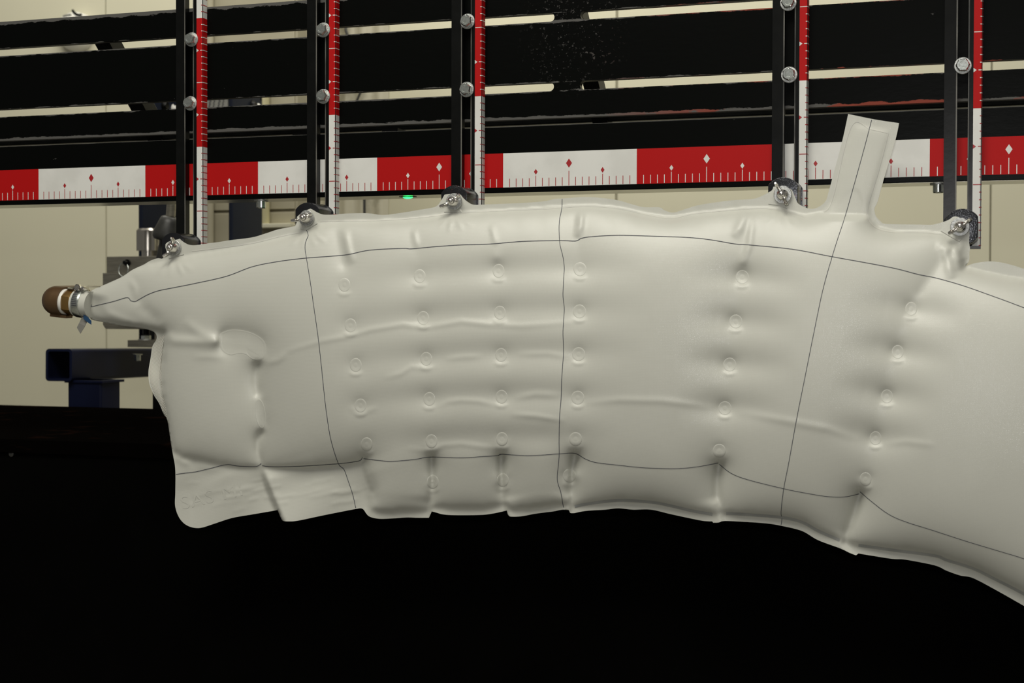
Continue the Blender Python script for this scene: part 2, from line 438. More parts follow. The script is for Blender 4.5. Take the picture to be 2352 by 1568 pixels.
for k in range(-3, 10):
    x0 = k * 200.0
    red = (k % 2 != 0)
    a, b = max(x0, PX0 + 8), min(x0 + 200, PX1 - 8)
    if b <= a: continue
    if red:
        MB().box(a, b, RY - .12, RY + .05, 0.2, 50.1).build('red_segment', M_RED, strip)
    yy = RY - .2
    mk = MB()
    for i in range(1, 20):
        x = x0 + i * 10
        if not (a < x < b): continue
        hgt = 21.0 if i == 10 else (15.5 if i in (5, 15) else 12.0)
        mk.v += [(x - .5, yy, .8), (x + .5, yy, .8), (x + .5, yy, .8 + hgt), (x - .5, yy, .8 + hgt)]
        q = len(mk.v); mk.f.append([q - 4, q - 3, q - 2, q - 1]); mk.m.append(0)
        if i == 10: diamond(mk, x, 33, 9, 13.2, yy)
        elif i in (5, 15): diamond(mk, x, 21.8, 5.6, 8.2, yy)
    if mk.v: mk.build('tick_marks', M_WHITE if red else M_DKRED, strip, fix=False, kind='stuff')
# cap screws under the beam and the green indicator
for px, py, lb in ((600, 467, 'socket cap screw under the beam above the right blue post'), (2155, 430, 'socket cap screw under the beam next to the rightmost upright')):
    q = at(px, py, 40)
    s_ = empty('cap_screw', (q[0], 40, -7.5), lb, 'screw', 'cap screws under the ruler beam')
    MB().lathe((q[0], 40, -7.4), (0, 0, -1), [(0, 11), (1.5, 11)], 20).build('washer', M_WASHER, s_, smooth=30)
    MB().lathe((q[0], 40, -8.9), (0, 0, -1), [(0, 7.2), (10, 7.2), (11, 6.3), (11, 3.6), (7, 3.4)], 20).build('screw_head', M_ZINC, s_, smooth=30)
M_LED = mat('green_led', (0.02, .5, .1), .3)
M_LED.node_tree.nodes['Principled BSDF'].inputs['Emission Color'].default_value = (0.03, 1.0, .16, 1)
M_LED.node_tree.nodes['Principled BSDF'].inputs['Emission Strength'].default_value = 3.2
q = at(937, 452, 36)
ld = empty('green_indicator', (q[0], 36, -7.5), 'small glowing green light under the ruler beam, right of the second upright', 'indicator light')
MB().box(q[0] - 13, q[0] + 13, 32, 40, -8.3, -7.4).build('holder', M_BLACK, ld, bevel=.3)
e = MB().lathe((q[0], 36, -8.2), (0, 0, -1), [(0, 8), (1.2, 7.2), (2.2, 4), (2.6, 1)], 16)
e.v = [(q[0] + (x - q[0]) * 1.05, 36 + (y - 36) * .5, z) for x, y, z in e.v]
e.build('lens', M_LED, ld, smooth=60)
pd = bpy.data.lights.new('green_glow', 'POINT'); pd.energy = .004; pd.color = (.03, 1, .15); pd.shadow_soft_size = .004
po = bpy.data.objects.new('green_glow', pd); COL.objects.link(po); po.parent = ld; po.location = (0, 0, -.008)

# ------------------------------------------------------------------ uprights with vertical scales
UPS = [   # scale left edge X, zero height, hole Z, block x, (label words)
    (299.8, 74.8, -84.7, 286.5, 'first (leftmost)'),
    (526.2, 115.4, -43.5, 513.4, 'second'),
    (760.2, 133.2, -24.0, 745.5, 'third'),
    (1228.85, 133.9, -24.9, 1213.6, 'fourth'),
    (1454.9, 86.8, -71.5, 1439.8, 'fifth (rightmost)')]
ORD = ['leftmost', 'second from the left', 'middle', 'second from the right', 'rightmost']
UT = 12.4
for i, (rx, z0, hz, bx, _) in enumerate(UPS):
    xl, sl, sr, xr = rx - 36.8, rx - 20.3, rx - 6.6, rx + 10.9
    zb, zt = hz - 26.0, 430.0
    u = empty('slotted_upright', ((xl + xr) / 2, UT / 2, zb), 'black slotted upright bar with red and white scale, %s' % ORD[i], 'upright bar', 'slotted uprights on the plate')
    b = MB()
    b.prism([(xl, zb), (xr, zb), (xr, hz + 10), (xl, hz + 10)], 0, UT)
    b.prism([(xl, hz + 10), (sl, hz + 10), (sl, zt), (xl, zt)], 0, UT)
    b.prism([(sr, hz + 10), (xr, hz + 10), (xr, zt), (sr, zt)], 0, UT)
    b.prism([(xl, zt), (xr, zt), (xr, zt + 20), (xl, zt + 20)], 0, UT)
    b.build('bar', M_BAR, u)
    eg = MB()
    eg.add([(sl - 1.6, -.05, hz + 12), (sl + .05, -.05, hz + 12), (sl + .05, -.05, zt), (sl - 1.6, -.05, zt)], [(0, 1, 2, 3)])
    eg.add([(sr - .05, -.05, hz + 12), (sr + 1.4, -.05, hz + 12), (sr + 1.4, -.05, zt), (sr - .05, -.05, zt)], [(0, 1, 2, 3)])
    eg.build('worn_slot_edge', M_EDGE, u, fix=False)
    # scale: sheet on the front of the right leg, folded round a small corner radius onto the side
    cr = 2.2
    def sheet_path(off):
        p = [(rx, -off)] + [(xr - cr + (cr + off) * math.sin(a), cr - (cr + off) * math.cos(a)) for a in np.linspace(0, PI / 2, 6)] + [(xr + off, UT)]
        return p
    def ribbon(m, z_lo, z_hi, off, x_from=None):
        p = sheet_path(off)
        if x_from is not None: p = [(x_from, -off)] + [q for q in p if q[0] > x_from]
        n = len(p)
        m.add([(x, y, z) for x, y in p for z in (z_lo, z_hi)], [(2 * k, 2 * k + 2, 2 * k + 3, 2 * k + 1) for k in range(n - 1)])
    s0 = zb + 4
    m = MB(); ribbon(m, s0, zt, .30); st = m.build('scale_strip', M_WHITE, u, fix=False)
    k = -2
    while z0 + 200 * k < zt:
        lo, hi = max(s0, z0 + 200 * k), min(zt, z0 + 200 * (k + 1))
        if hi > lo:
            red = k % 2 == 0
            if red:
                m = MB(); ribbon(m, lo, hi, .42); m.build('red_segment', M_RED, st, fix=False)
            mk = MB()
            for j in range(1, 20):
                z = z0 + 200 * k + 10 * j
                if not (lo < z < hi): continue
                xs = rx + .5 if j == 10 else (rx + 6.3 if j in (5, 15) else rx + 8.2)
                ribbon(mk, z - .55, z + .55, .55, xs)
                if j in (5, 15): mk.add([(rx, -.55, z - 2.9), (rx + 3.9, -.55, z), (rx, -.55, z + 2.9)], [(0, 1, 2)])
            if mk.v: mk.build('tick_marks', M_WHITE if red else M_DKRED, st, fix=False, kind='stuff')
        k += 1

# clamp blocks: round bar milled flat on both sides, on the foot of each upright
def d_shape(hw, R, n=12):
    a0 = math.acos(hw / R)
    top = [(R * math.cos(a), R * math.sin(a)) for a in np.linspace(a0, PI - a0, n)]
    bot = [(x, -z) for x, z in top[::-1]]
    return top + bot
m = MB(); m.prism(d_shape(19.6, 23.6), -48, 0)
blk0 = None
for i, (rx, z0, hz, bx, _) in enumerate(UPS):
    cb = empty('clamp_block', (bx, 0, hz), 'black rounded clamp block at the foot of the %s upright' % ORD[i], 'clamp block', 'clamp blocks on the uprights')
    m = MB(); m.prism([(bx + x, hz + z) for x, z in d_shape(19.6, 23.6)], -48, -3); m.build('block', M_BLOCK, cb, bevel=.8, smooth=35)
    m = MB(); m.prism([(bx + x, hz + z) for x, z in d_shape(20.6, 24.2)], -3.2, -.1); m.build('back_flange', M_BLOCK, cb, bevel=.4, smooth=35)
    if i == 4: cb.children[1].location.x = .003

# bolts through the slots
def hex_bolt(x, z, phase, lb):
    o = empty('hex_bolt', (x, 0, z), lb, 'bolt', 'hex bolts clamping the uprights')
    MB().lathe((x, 0, z), (0, -1, 0), [(0, 11.2), (1.6, 11.2), (2.2, 10.6), (2.2, 6)], 32, True, True).build('washer', M_WASHER, o, smooth=30)
    h = MB()
    h.lathe((x, -2.2, z), (0, -1, 0), [(0, 9.3), (6.0, 9.3), (8.3, 8.0)], 6, phase=phase)
    ho = h.build('hex_head', M_ZINC, o, bevel=.5, smooth=25)
    MB().lathe((x, -10.4, z), (0, -1, 0), [(0, 7.4), (.6, 7.1), (.6, 4.6), (.25, 4.3), (.25, .5)], 24).build('head_face', M_ZINC, ho, smooth=30)
    return o
for px, py, i, up_ in ((434, 89, 0, 1), (431, 236, 0, 0), (737, 67, 1, 1), (737, 220, 1, 0), (1069, 47, 2, 1), (1067, 204, 2, 0), (1808, 4, 3, 1), (1810, 170, 3, 0), (2210, 149, 4, 0)):
    q = at(px, py, -8)
    hex_bolt(q[0] + .8, q[2], random.uniform(0, 1.05), 'hex bolt on the %s upright, in the %s plate slot' % (ORD[i], 'upper' if up_ else 'lower'))

# wing nuts
def wing_nut(x, y, z, ang, lb):
    o = empty('wing_nut', (x, y, z), lb, 'wing nut', 'wing nuts holding the bag')
    MB().lathe((x, y, z), (0, -1, 0), [(0, 12.0), (1.4, 12.0), (2.0, 11.4), (2.0, 5)], 32).build('washer', M_WASHER, o, smooth=30)
    MB().lathe((x, y - 2, z), (0, -1, 0), [(0, 7.9), (3, 7.9), (5, 7.0), (10.5, 5.9), (11.6, 5.0), (12.3, 4.0)], 24).build('hub', M_CHROME, o, smooth=35)
    MB().lathe((x, y - 8, z), (0, -1, 0), [(0, 4.1), (7.5, 4.1), (9, 3.5), (10, 2.2), (10.4, .5)], 20).build('stud', M_CHROME, o, smooth=50)
    for s in (0, PI):
        a = ang + s
        rad = np.array([math.cos(a), 0, math.sin(a)]); tan = np.array([-math.sin(a), 0, math.cos(a)]); out = np.array([0, -1.0, 0])
        # wing profile in the (radial, outward) plane
        pr = [(4.5, 3), (9, 3.5), (12.5, 6.5), (15.5, 11.5), (17.3, 16.5), (16.8, 19.6), (14.6, 20.4), (12.4, 18.2), (10.2, 13.6), (7.5, 10.5), (4.5, 9.6)]
        c = np.array([x, y - 1.0, z]); w = MB(); n = len(pr)
        vs = []
        for k, th in ((-1, 1.3), (-.55, 2.0), (.55, 2.0), (1, 1.3)):
            sc = .86 if abs(k) == 1 else 1.0
            cx, cy = 11, 11.5
            vs += [c + rad * (cx + (p[0] - cx) * sc) + out * (cy + (p[1] - cy) * sc) + tan * k * 2.0 for p in pr]
        fs = [tuple(range(n)), tuple(range(4 * n - 1, 3 * n - 1, -1))]
        for j in range(3): fs += [(j * n + q, (j + 1) * n + q, (j + 1) * n + (q + 1) % n, j * n + (q + 1) % n) for q in range(n)]
        w.add(vs, fs).build('wing', M_CHROME, o, smooth=50)
    return o
WN = [(400, 569, 62, 'leftmost wing nut, one wing pointing up, on the tab nearest the brass hose fitting'),
      (704.6, 501, 17, 'wing nut at the second upright, wings nearly level'),
      (1043, 463, 30, 'wing nut at the middle upright, wings tilted up to the right'),
      (1798, 447, 118, 'wing nut at the fourth upright, wings leaning up to the left'),
      (2205, 521, 34, 'rightmost wing nut with shiny domed stud, right of the upright strap')]
TABY = -50.0
for px, py, a, lb in WN:
    q = at(px, py, TABY - 2.6)
    wing_nut(q[0], TABY - 2.4, q[2], math.radians(a), lb)
    
# ------------------------------------------------------------------ THE WHITE AIRBAG
YB = -50.0
OUT = [(212,666),(232,657),(253,648),(281,635),(304,619.5),(330,607.5),(341.5,600.4),(353,595.4),(363.7,592.7),(371,594),(377,591),(383,584),(382,573.6),(380,569),(380,560.6),(385,556),(395,552),(406.6,550),(412.7,548),(415,551),(424,557.5),(433,561.7),(445,563),(460,561.7),(477,558.6),(500,556),(526.5,551.7),(578.6,545),(610.7,535.7),(637,527),(660,522.5),(678,519),(681.7,509),(682,498),(686.7,493.6),(697,486),(708,481),(712.7,479),(716.5,480.6),(728,487.4),(739.5,492),(751,493),(770,492.4),(800,490),(845,489.6),(880.6,493.5),(927.4,487.7),(962.5,481.8),(986,478),(1002,473.7),(1011.6,463),(1021,446.8),(1028,446),(1043,445),(1058,446.8),(1065,456),(1077,465.5),(1088.8,470),(1114.5,469.5),(1150,468),(1200,466),(1250,462),(1275.5,456.5),(1292,455.7),(1326.5,453),(1344,452),(1377.5,454),(1418,459.5),(1454,469.7),(1479.6,475.6),(1515,476),(1525.5,482.5),(1543,488),(1556,486),(1581.6,477.4),(1607,470.5),(1645,464.5),(1683.7,459.5),(1722,457.5),(1740,454),(1751.5,449),(1763,443),(1773.7,436),(1776,429),(1780,428),(1800,430),(1816.5,434),(1819,436),(1826.5,453.5),(1832,466),(1842.5,473),(1851,477),(1865,479.5),(1880.6,475),(1896,462),(1903.6,439),(1934,325.5),(1948,261.7),(2003,273),(2026,277),(2065,282.6),(2056.6,321.6),(2028.6,416),(2016,462),(2009,477),(2009,487.4),(2013,497.7),(2023.5,509),(2036,514),(2105,515.5),(2138,516),(2150,514),(2165,510),(2179,504.5),(2190,497.5),(2200,498),(2215,507),(2226,527),(2226,556),(2228,570),(2226.6,580),(2226,598),(2217,612),(2230,607),(2246,603),(2274,600),(2302,603),(2330,610),(2352,617),(2430,640),(2520,690),(2590,760),(2625,900),(2640,1100),(2625,1300),(2590,1450),(2540,1500),(2470,1465),(2410,1425),(2352,1391),(2284,1352.6),(2234.6,1327),(2205,1321),(2174,1310),(2147,1298),(2081,1285),(2050,1283),(1998,1275),(1972,1270.5),(1966,1274.8),(1951,1269),(1930,1259),(1879,1240),(1842,1219),(1794,1207),(1760,1201.6),(1709,1198),(1664,1196),(1651,1199.5),(1638,1200),(1636,1197),(1617,1196),(1590,1191),(1539,1180),(1495,1170),(1454,1170),(1420,1167),(1390,1170),(1345,1173),(1318,1178),(1309.5,1177.4),(1306.5,1171),(1291.7,1170),(1271,1174),(1232,1179),(1196,1185.4),(1171,1185.7),(1166.7,1182),(1163.7,1172),(1137,1178),(1107,1182),(1047.6,1182.7),(1018,1181),(1003,1177),(991.7,1174),(988,1182),(985,1188.7),(958,1188.7),(934.5,1188),(905,1190),(872,1191),(851,1187),(842,1180),(836,1171),(830.5,1167.4),(817,1168.5),(748,1182),(686,1195),(665,1197),(651,1196),(646,1191),(637.6,1171),(582.5,1180.5),(534,1189),(493,1202),(465,1211),(448,1212),(431,1207),(417,1196),(407,1179),(402,1158),(402.7,1130.6),(402.7,1079),(398,1048),(393,1020),(384.5,966),(376,951),(366,927),(353,906),(343,881),(341,853),(346,822),(350,795),(358,782),(360,772.5),(356,764),(344,758),(319.6,752.5),(281,748),(239,740),(214,735),(207,730),(198,715),(197,696),(205,677)]
INF = [(205,676),(213,668),(253,650),(304,622),(338,612),(365,608),(400,600),(440,590),(500,581),(560,570),(620,556),(660,546),(690,541),(730,520),(760,514),(845,511),(930,508),(1000,500),(1060,492),(1130,488),(1200,484),(1250,480),(1344,474),(1418,481),(1480,495),(1540,504),(1600,493),(1700,483),(1760,481),(1800,488),(1850,500),(1890,492),(1914,462),(1962,286),(2044,300),(1997,470),(1995,500),(2012,524),(2050,534),(2120,535),(2165,540),(2190,556),(2212,592),(2214,618),(2240,622),(2300,636),(2352,646),(2440,675),(2520,725),(2575,790),(2605,900),(2618,1100),(2605,1290),(2572,1420),(2530,1465),(2470,1435),(2410,1395),(2352,1362),(2284,1327),(2234,1303),(2174,1284),(2147,1274),(2081,1262),(2050,1261),(1998,1254),(1966,1250),(1935,1240),(1879,1218),(1842,1198),(1794,1187),(1709,1180),(1662,1178),(1640,1180),(1590,1172),(1539,1160),(1495,1152),(1454,1150),(1420,1148),(1350,1156),(1315,1162),(1290,1155),(1232,1163),(1175,1169),(1160,1156),(1107,1166),(1050,1167),(1000,1161),(985,1171),(930,1172),(870,1175),(846,1166),(838,1100),(836,1058),(790,1066),(700,1073),(600,1072),(550,1072),(500,1065),(450,1054),(415,1046),(399,1032),(391,1000),(382,955),(376,920),(372,880),(372,835),(376,790),(380,762),(360,758),(320,749),(281,745),(214,733),(199,715),(198,697)]
BUTTONS = [(791,654),(805,747),(817,838),(828,931),(842,1020),
           (964,634),(972,730),(979,824),(986,916),(991,1013),(994,1106),
           (1145,622),(1148,718),(1151,815),(1152,911),(1153,1008),(1155,1102),
           (1332,618),(1331,715),(1329,813),(1327,913),(1322,1008),(1308,1092),
           (1705,636),(1690,738),(1676,837),(1665,937),(1652,1035),
           (2093,709),(2062,808),(2037,910),(2011,1006),(1988,1100)]
G = 3.0
GX0, GY0 = 186.0, 246.0
NX, NY = 830, 424
gx = GX0 + G * np.arange(NX); gy = GY0 + G * np.arange(NY)
XX, YY = np.meshgrid(gx, gy)

def inside(poly, X, Y):
    r = np.zeros(X.shape, bool); n = len(poly)
    for i in range(n):
        x0, y0 = poly[i]; x1, y1 = poly[(i + 1) % n]
        if y0 == y1: continue
        c = ((y0 > Y) != (y1 > Y)) & (X < (x1 - x0) * (Y - y0) / (y1 - y0) + x0)
        r ^= c
    return r
def poly_dist(pl_, X, Y):
    """distance, signed side and arc fraction for an open polyline"""
    D = np.full(X.shape, 1e9); SG = np.zeros(X.shape); T = np.zeros(X.shape)
    L = [0]
    for a, b in zip(pl_[:-1], pl_[1:]): L.append(L[-1] + math.dist(a, b))
    for i, (a, b) in enumerate(zip(pl_[:-1], pl_[1:])):
        dx, dy = b[0] - a[0], b[1] - a[1]; l2 = dx * dx + dy * dy
        t = np.clip(((X - a[0]) * dx + (Y - a[1]) * dy) / l2, 0, 1)
        ex, ey = X - a[0] - t * dx, Y - a[1] - t * dy; d = np.hypot(ex, ey)
        k = d < D
        D = np.where(k, d, D); SG = np.where(k, np.sign(dx * ey - dy * ex), SG); T = np.where(k, (L[i] + t * math.sqrt(l2)) / L[-1], T)
    return D, SG, T

def local(pl_, m):
    xs = [p[0] for p in pl_]; ys = [p[1] for p in pl_]
    i0 = max(0, int((min(xs) - m - GX0) / G)); i1 = min(NX, int((max(xs) + m - GX0) / G) + 2)
    j0 = max(0, int((min(ys) - m - GY0) / G)); j1 = min(NY, int((max(ys) + m - GY0) / G) + 2)
    return slice(j0, j1), slice(i0, i1)

MASK = inside(INF, XX, YY)
# where both cloth layers are woven together: pleats at the hem and at the top of each button column
CREASES = [  # polyline, half width px, remaining height fraction
    ([(835,1050),(842,1085),(856,1120),(857,1145),(848,1168)], 5, .10),
    ([(991,1050),(994,1090),(993,1120),(987,1172)], 4, .12),
    ([(1151,1046),(1152,1085),(1152,1130),(1161,1172)], 4, .12),
    ([(1321,1043),(1315,1075),(1314,1120),(1308,1172)], 5, .10),
    ([(1652,1064),(1648,1095),(1646,1130),(1655,1182)], 5, .08),
    ([(1975,1131),(1966,1165),(1950,1210),(1936,1246)], 5, .08),
    ([(593,834),(588,870),(594,908)], 3, .18),
    ([(604,986),(592,1008),(594,1040),(601,1070)], 3, .05),
    ([(598,920),(600,950),(606,980)], 9, .30),
    ([(772,520),(780,560),(792,610)], 5, .50),
    ([(946,522),(954,570),(962,600)], 4, .62),
    ([(1124,515),(1130,550),(1140,590)], 4, .70),
    ([(1328,478),(1322,520),(1326,560),(1330,600)], 5, .60),
    ([(1732,486),(1716,540),(1706,600)], 5, .62),
    ([(2188,560),(2150,615),(2112,672)], 6, .50),
    ([(306,640),(306,668),(318,690)], 5, .62),
    ([(380,758),(430,772),(505,784)], 5, .66),
    ([(600,1072),(600,1068)], 4, .05)]
COLS = [[b for b in BUTTONS[0:5]], BUTTONS[5:11], BUTTONS[11:17], BUTTONS[17:23], BUTTONS[23:28], BUTTONS[28:33]]
BEAN = [(505,765),(525,757),(552,757),(580,764),(603,778),(612,795),(610,818),(598,829),(580,826),(566,815),(548,812),(528,816),(510,806),(503,788)]

def solve(mask, beta, tgt, phi, g, sweeps):
    m = mask.astype(float)
    ii, jj = np.indices(mask.shape); par = (ii + jj) % 2
    rb = [(par == 0) & mask, (par == 1) & mask]
    for s in range(sweeps):
        for p in rb:
            nb = np.zeros_like(phi)
            nb[1:] += phi[:-1]; nb[:-1] += phi[1:]; nb[:, 1:] += phi[:, :-1]; nb[:, :-1] += phi[:, 1:]
            new = (nb + g * g + beta * tgt) / (4 + beta)
            phi[p] += 1.75 * (new[p] - phi[p]) if s < sweeps - 3 else (new[p] - phi[p])
    return phi
def multigrid(mask, beta, tgt, sweeps=(700, 260, 120, 60)):
    lv = []
    for k in (8, 4, 2, 1): lv.append((mask[::k, ::k], beta[::k, ::k] if k == 1 else beta[::k, ::k], tgt[::k, ::k], G * k))
    phi = np.zeros_like(tgt[::8, ::8])
    for (m_, b_, t_, g_), sw in zip(lv, sweeps):
        if phi.shape != m_.shape:
            f = np.repeat(np.repeat(phi, 2, 0), 2, 1)
            phi = f[:m_.shape[0], :m_.shape[1]].copy()
            if phi.shape != m_.shape:
                phi = np.pad(phi, ((0, m_.shape[0] - phi.shape[0]), (0, m_.shape[1] - phi.shape[1])), mode='edge')
        phi[~m_] = 0
        phi = solve(m_, b_, t_, phi, g_, sw)
    return phi
Z0 = np.zeros(XX.shape)
phi0 = multigrid(MASK, Z0, Z0)
beta = Z0.copy(); tgt = Z0.copy()
def constrain(sel, frac, b, sl):
    beta[sl] = np.where(sel, np.maximum(beta[sl], b), beta[sl])
    tgt[sl] = np.where(sel, phi0[sl] * frac ** 2, tgt[sl])
for ci, col in enumerate(COLS):
    sl = local(col, 22); d_, s_, t_ = poly_dist(col, XX[sl], YY[sl]); constrain(d_ < 15, .64 if ci < 4 else .54, .022 if ci < 4 else .06, sl)
for bx_, by_ in BUTTONS:
    sl = local([(bx_, by_)], 24); constrain(np.hypot(XX[sl] - bx_, YY[sl] - by_) < 14, (.60 if bx_ < 1600 else .50) if by_ < 1085 or bx_ > 1320 else .34, 30, sl)
for pl_, w_, fr_ in CREASES:
    sl = local(pl_, 20); d_, s_, t_ = poly_dist(pl_, XX[sl], YY[sl]); constrain(d_ < w_, fr_, 12, sl)
sl = local(BEAN, 10); constrain(inside(BEAN, XX[sl], YY[sl]), .42, 30, sl)
phi = multigrid(MASK, beta, tgt, (10, 10, 10, 10)) if False else None
# start from the free shape, relax with the ties in place
phi = phi0.copy()
for k, sw in ((4, 350), (2, 160), (1, 90)):
    f = phi[::k, ::k].copy() if k == 4 else None
    if k == 4: cur = f
    else:
        cur = np.repeat(np.repeat(cur, 2, 0), 2, 1)[:MASK[::k, ::k].shape[0], :MASK[::k, ::k].shape[1]].copy()
        if cur.shape != MASK[::k, ::k].shape:
            cur = np.pad(cur, ((0, MASK[::k, ::k].shape[0] - cur.shape[0]), (0, MASK[::k, ::k].shape[1] - cur.shape[1])), mode='edge')
    cur[~MASK[::k, ::k]] = 0
    cur = solve(MASK[::k, ::k], beta[::k, ::k], tgt[::k, ::k], cur, G * k, sw)
phi = np.maximum(cur, 0)

def blur(a, it):
    for _ in range(it):
        p = np.pad(a, 1, mode='edge'); a = (p[:-2, 1:-1] + 2 * p[1:-1, 1:-1] + p[2:, 1:-1]) / 4
        p = np.pad(a, 1, mode='edge'); a = (p[1:-1, :-2] + 2 * p[1:-1, 1:-1] + p[1:-1, 2:]) / 4
    return a
HT = 72.0 * (phi / 45000.0) ** 0.47
strap = inside([(1880,250),(2100,250),(2040,470),(2010,500),(1890,500),(1880,480)], XX, YY)
HT = np.where(strap, HT * .30, HT)
HT = blur(HT, 3)
# rows sag between the button columns: shallow horizontal valleys through the rows
def valley(pl_, depth, width, fade=.12):
    sl = local(pl_, width * 3); d_, s_, t_ = poly_dist(pl_, XX[sl], YY[sl])
    e = np.clip(np.minimum(t_, 1 - t_) / fade, 0, 1)
    HT[sl] -= depth * np.exp(-(d_ / width) ** 2) * e * (HT[sl] > depth)
def ridge(pl_, hgt, width, fade=.15, skew=0.0):
    sl = local(pl_, width * 6); d_, s_, t_ = poly_dist(pl_, XX[sl], YY[sl])
    e = np.clip(np.minimum(t_, 1 - t_) / fade, 0, 1) ** .7
    sd = d_ * s_
    HT[sl] += hgt * e * np.where(sd > 0, np.exp(-(d_ / (width * (1 + skew))) ** 2), np.exp(-(d_ / (width * max(.25, 1 - skew))) ** 2))
rows = [[(791,654),(964,634),(1145,622),(1332,618),(1500,622)], [(740,760),(805,747),(972,730),(1148,718),(1331,715),(1500,722)],
        [(760,845),(817,838),(979,824),(1151,815),(1329,813),(1480,818)], [(770,940),(828,931),(986,916),(1152,911),(1327,913),(1450,918)],
        [(842,1020),(991,1013),(1153,1008),(1322,1008),(1420,1012)],
        [(1560,640),(1705,636),(1860,660)], [(1560,735),(1690,738),(1840,755)], [(1550,835),(1676,837),(1830,850)], [(1550,940),(1665,937),(1800,950)],
        [(1950,690),(2093,709),(2230,740)], [(1930,795),(2062,808),(2200,835)], [(1910,890),(2037,910),(2160,930)], [(1890,985),(2011,1006),(2130,1020)]]
for i, rw in enumerate(rows): valley([(x, y - 4) for x, y in rw], 3.6 if i < 5 else 3.0, 30, .3)
RIDGES = [([(620,822),(680,800),(740,783),(800,772),(850,757),(925,745),(975,752),(1060,738),(1120,744),(1200,748),(1260,744),(1340,738)], 2.2, 5),
          ([(880,868),(920,858),(945,842),(985,848),(1010,838)], 1.6, 5), ([(1020,825),(1060,820),(1110,818)], 1.6, 5), ([(1185,813),(1260,812),(1320,822)], 1.5, 5),
          ([(1003,935),(1030,922),(1060,919),(1100,921),(1150,932)], 1.9, 5), ([(1180,914),(1230,905),(1290,908)], 2.0, 6), ([(1170,951),(1230,955),(1300,966)], 2.0, 5),
          ([(1336,926),(1420,918),(1520,920),(1600,930),(1640,938)], 2.6, 6), ([(1690,945),(1800,965),(1900,984),(1976,1010)], 2.6, 7),
          ([(930,1028),(985,1036),(1020,1022),(1060,1019),(1110,1026),(1170,1030)], 1.6, 5), ([(800,935),(830,948),(870,935)], 1.5, 5),
          ([(2030,1020),(2080,1014),(2150,1022)], 2.0, 6),
          ([(376,752),(382,772),(400,782),(450,784),(500,788)], 5.0, 9), ([(420,735),(460,765),(500,785)], 3.0, 9),
          ([(440,820),(480,819),(520,822)], 1.4, 6), ([(610,835),(640,826),(660,812)], 2.0, 6),
          ([(300,640),(310,665),(312,690)], 3.5, 6), ([(230,690),(250,720),(300,740),(345,752)], 2.5, 7), ([(320,700),(345,720),(370,742)], -4, 12),
          ([(790,522),(800,575),(812,605)], 3.2, 7), ([(950,525),(958,570)], 2.0, 5), ([(1128,515),(1140,565)], 1.6, 5),
          ([(1336,480),(1332,520),(1325,545)], 4.0, 7), ([(1716,480),(1700,520),(1685,545)], 3.0, 9), ([(1730,490),(1722,560),(1706,610)], 2.6, 7),
          ([(2150,560),(2200,575),(2212,600)], 3.0, 9), ([(2165,565),(2180,600),(2186,640)], 4.0, 10), ([(2205,540),(2200,590),(2205,620)], 4.0, 8),
          ([(2220,614),(2250,626),(2300,642),(2352,650)], -4.0, 9),
          ([(400,1045),(420,1060),(440,1066)], 3, 7), ([(560,1075),(520,1090),(480,1120),(440,1140)], 2.6, 14), ([(520,1072),(490,1075),(450,1062)], 2.0, 9)]
for pl_, h_, w_ in RIDGES: ridge(pl_, h_ * (1.15 if pl_[0][1] < 600 else (.42 if pl_[0][0] > 1330 else .6)), w_ * 1.25, .3)
for tx, ty in ((400, 590), (705, 525), (1042, 487), (1798, 478), (2200, 552)):
    for dx, L_ in ((-26, 40), (-8, 46), (14, 44), (30, 34)):
        ridge([(tx + dx * .35, ty - 4), (tx + dx * .8, ty + L_ * .5), (tx + dx * 1.5, ty + L_)], random.uniform(.7, 1.5), random.uniform(4, 6.5), .35)
# kinks below each button (the tie pulls a small lip)
for bx_, by_ in BUTTONS:
    ridge([(bx_ - 16, by_ + 16), (bx_ - 6, by_ + 22), (bx_ + 6, by_ + 22), (bx_ + 16, by_ + 16)], 1.5, 3.4, .3)
# fine crinkles of the uninflated lower-left panel
for k in range(26):
    x0 = random.uniform(430, 790); y0 = random.uniform(1100, 1175); L = random.uniform(25, 80)
    pts_ = [(x0 + L * q, y0 - .19 * L * q + random.uniform(-2, 2)) for q in (0, .33, .66, 1)]
    ridge(pts_, random.uniform(.3, .7), random.uniform(2.5, 4))
# mid-surface: the uninflated cloth waves a little, panels overlap at the pleats
MID = np.zeros(XX.shape)
def step(pl_, amp, width, side):
    sl = local(pl_, 160); d_, s_, t_ = poly_dist(pl_, XX[sl], YY[sl])
    e = np.clip(t_ / .25, 0, 1)
    MID[sl] -= amp * e * np.exp(-d_ / width) * (s_ * side > 0)
FOLD = [(601,1072),(612,1110),(626,1145),(638,1172),(650,1200)]
step(FOLD, 10, 60, -1); step(FOLD, -6, 70, 1)
step([(832,1055),(845,1100),(857,1130),(848,1160),(838,1180)], 7, 40, -1)
step([(990,1140),(988,1165),(990,1190)], -5, 30, 1); step([(1158,1140),(1163,1170),(1168,1190)], 5, 30, -1)
step([(1312,1130),(1308,1172),(1308,1185)], 5, 26, 1); step([(1650,1140),(1656,1180),(1662,1205)], 6, 26, 1); step([(1945,1225),(1934,1250),(1965,1280)], 5, 26, 1)
low = (YY > 1075) & (XX < 850)
MID += np.where(low, 3.2 * np.sin((XX - 400) / 34 + (YY - 1080) / 50) * np.clip((YY - 1075) / 50, 0, 1), 0)
flap = (XX < 395) & (YY > 770) & (YY < 970)
MID += np.where(flap, 5.0 * np.sin((YY - 770) / 26.0) * np.clip((385 - XX) / 25, 0, 1), 0)
MID += 1.6 * np.sin(XX / 61.0) * np.sin(YY / 47.0 + 1) * (HT < 4)
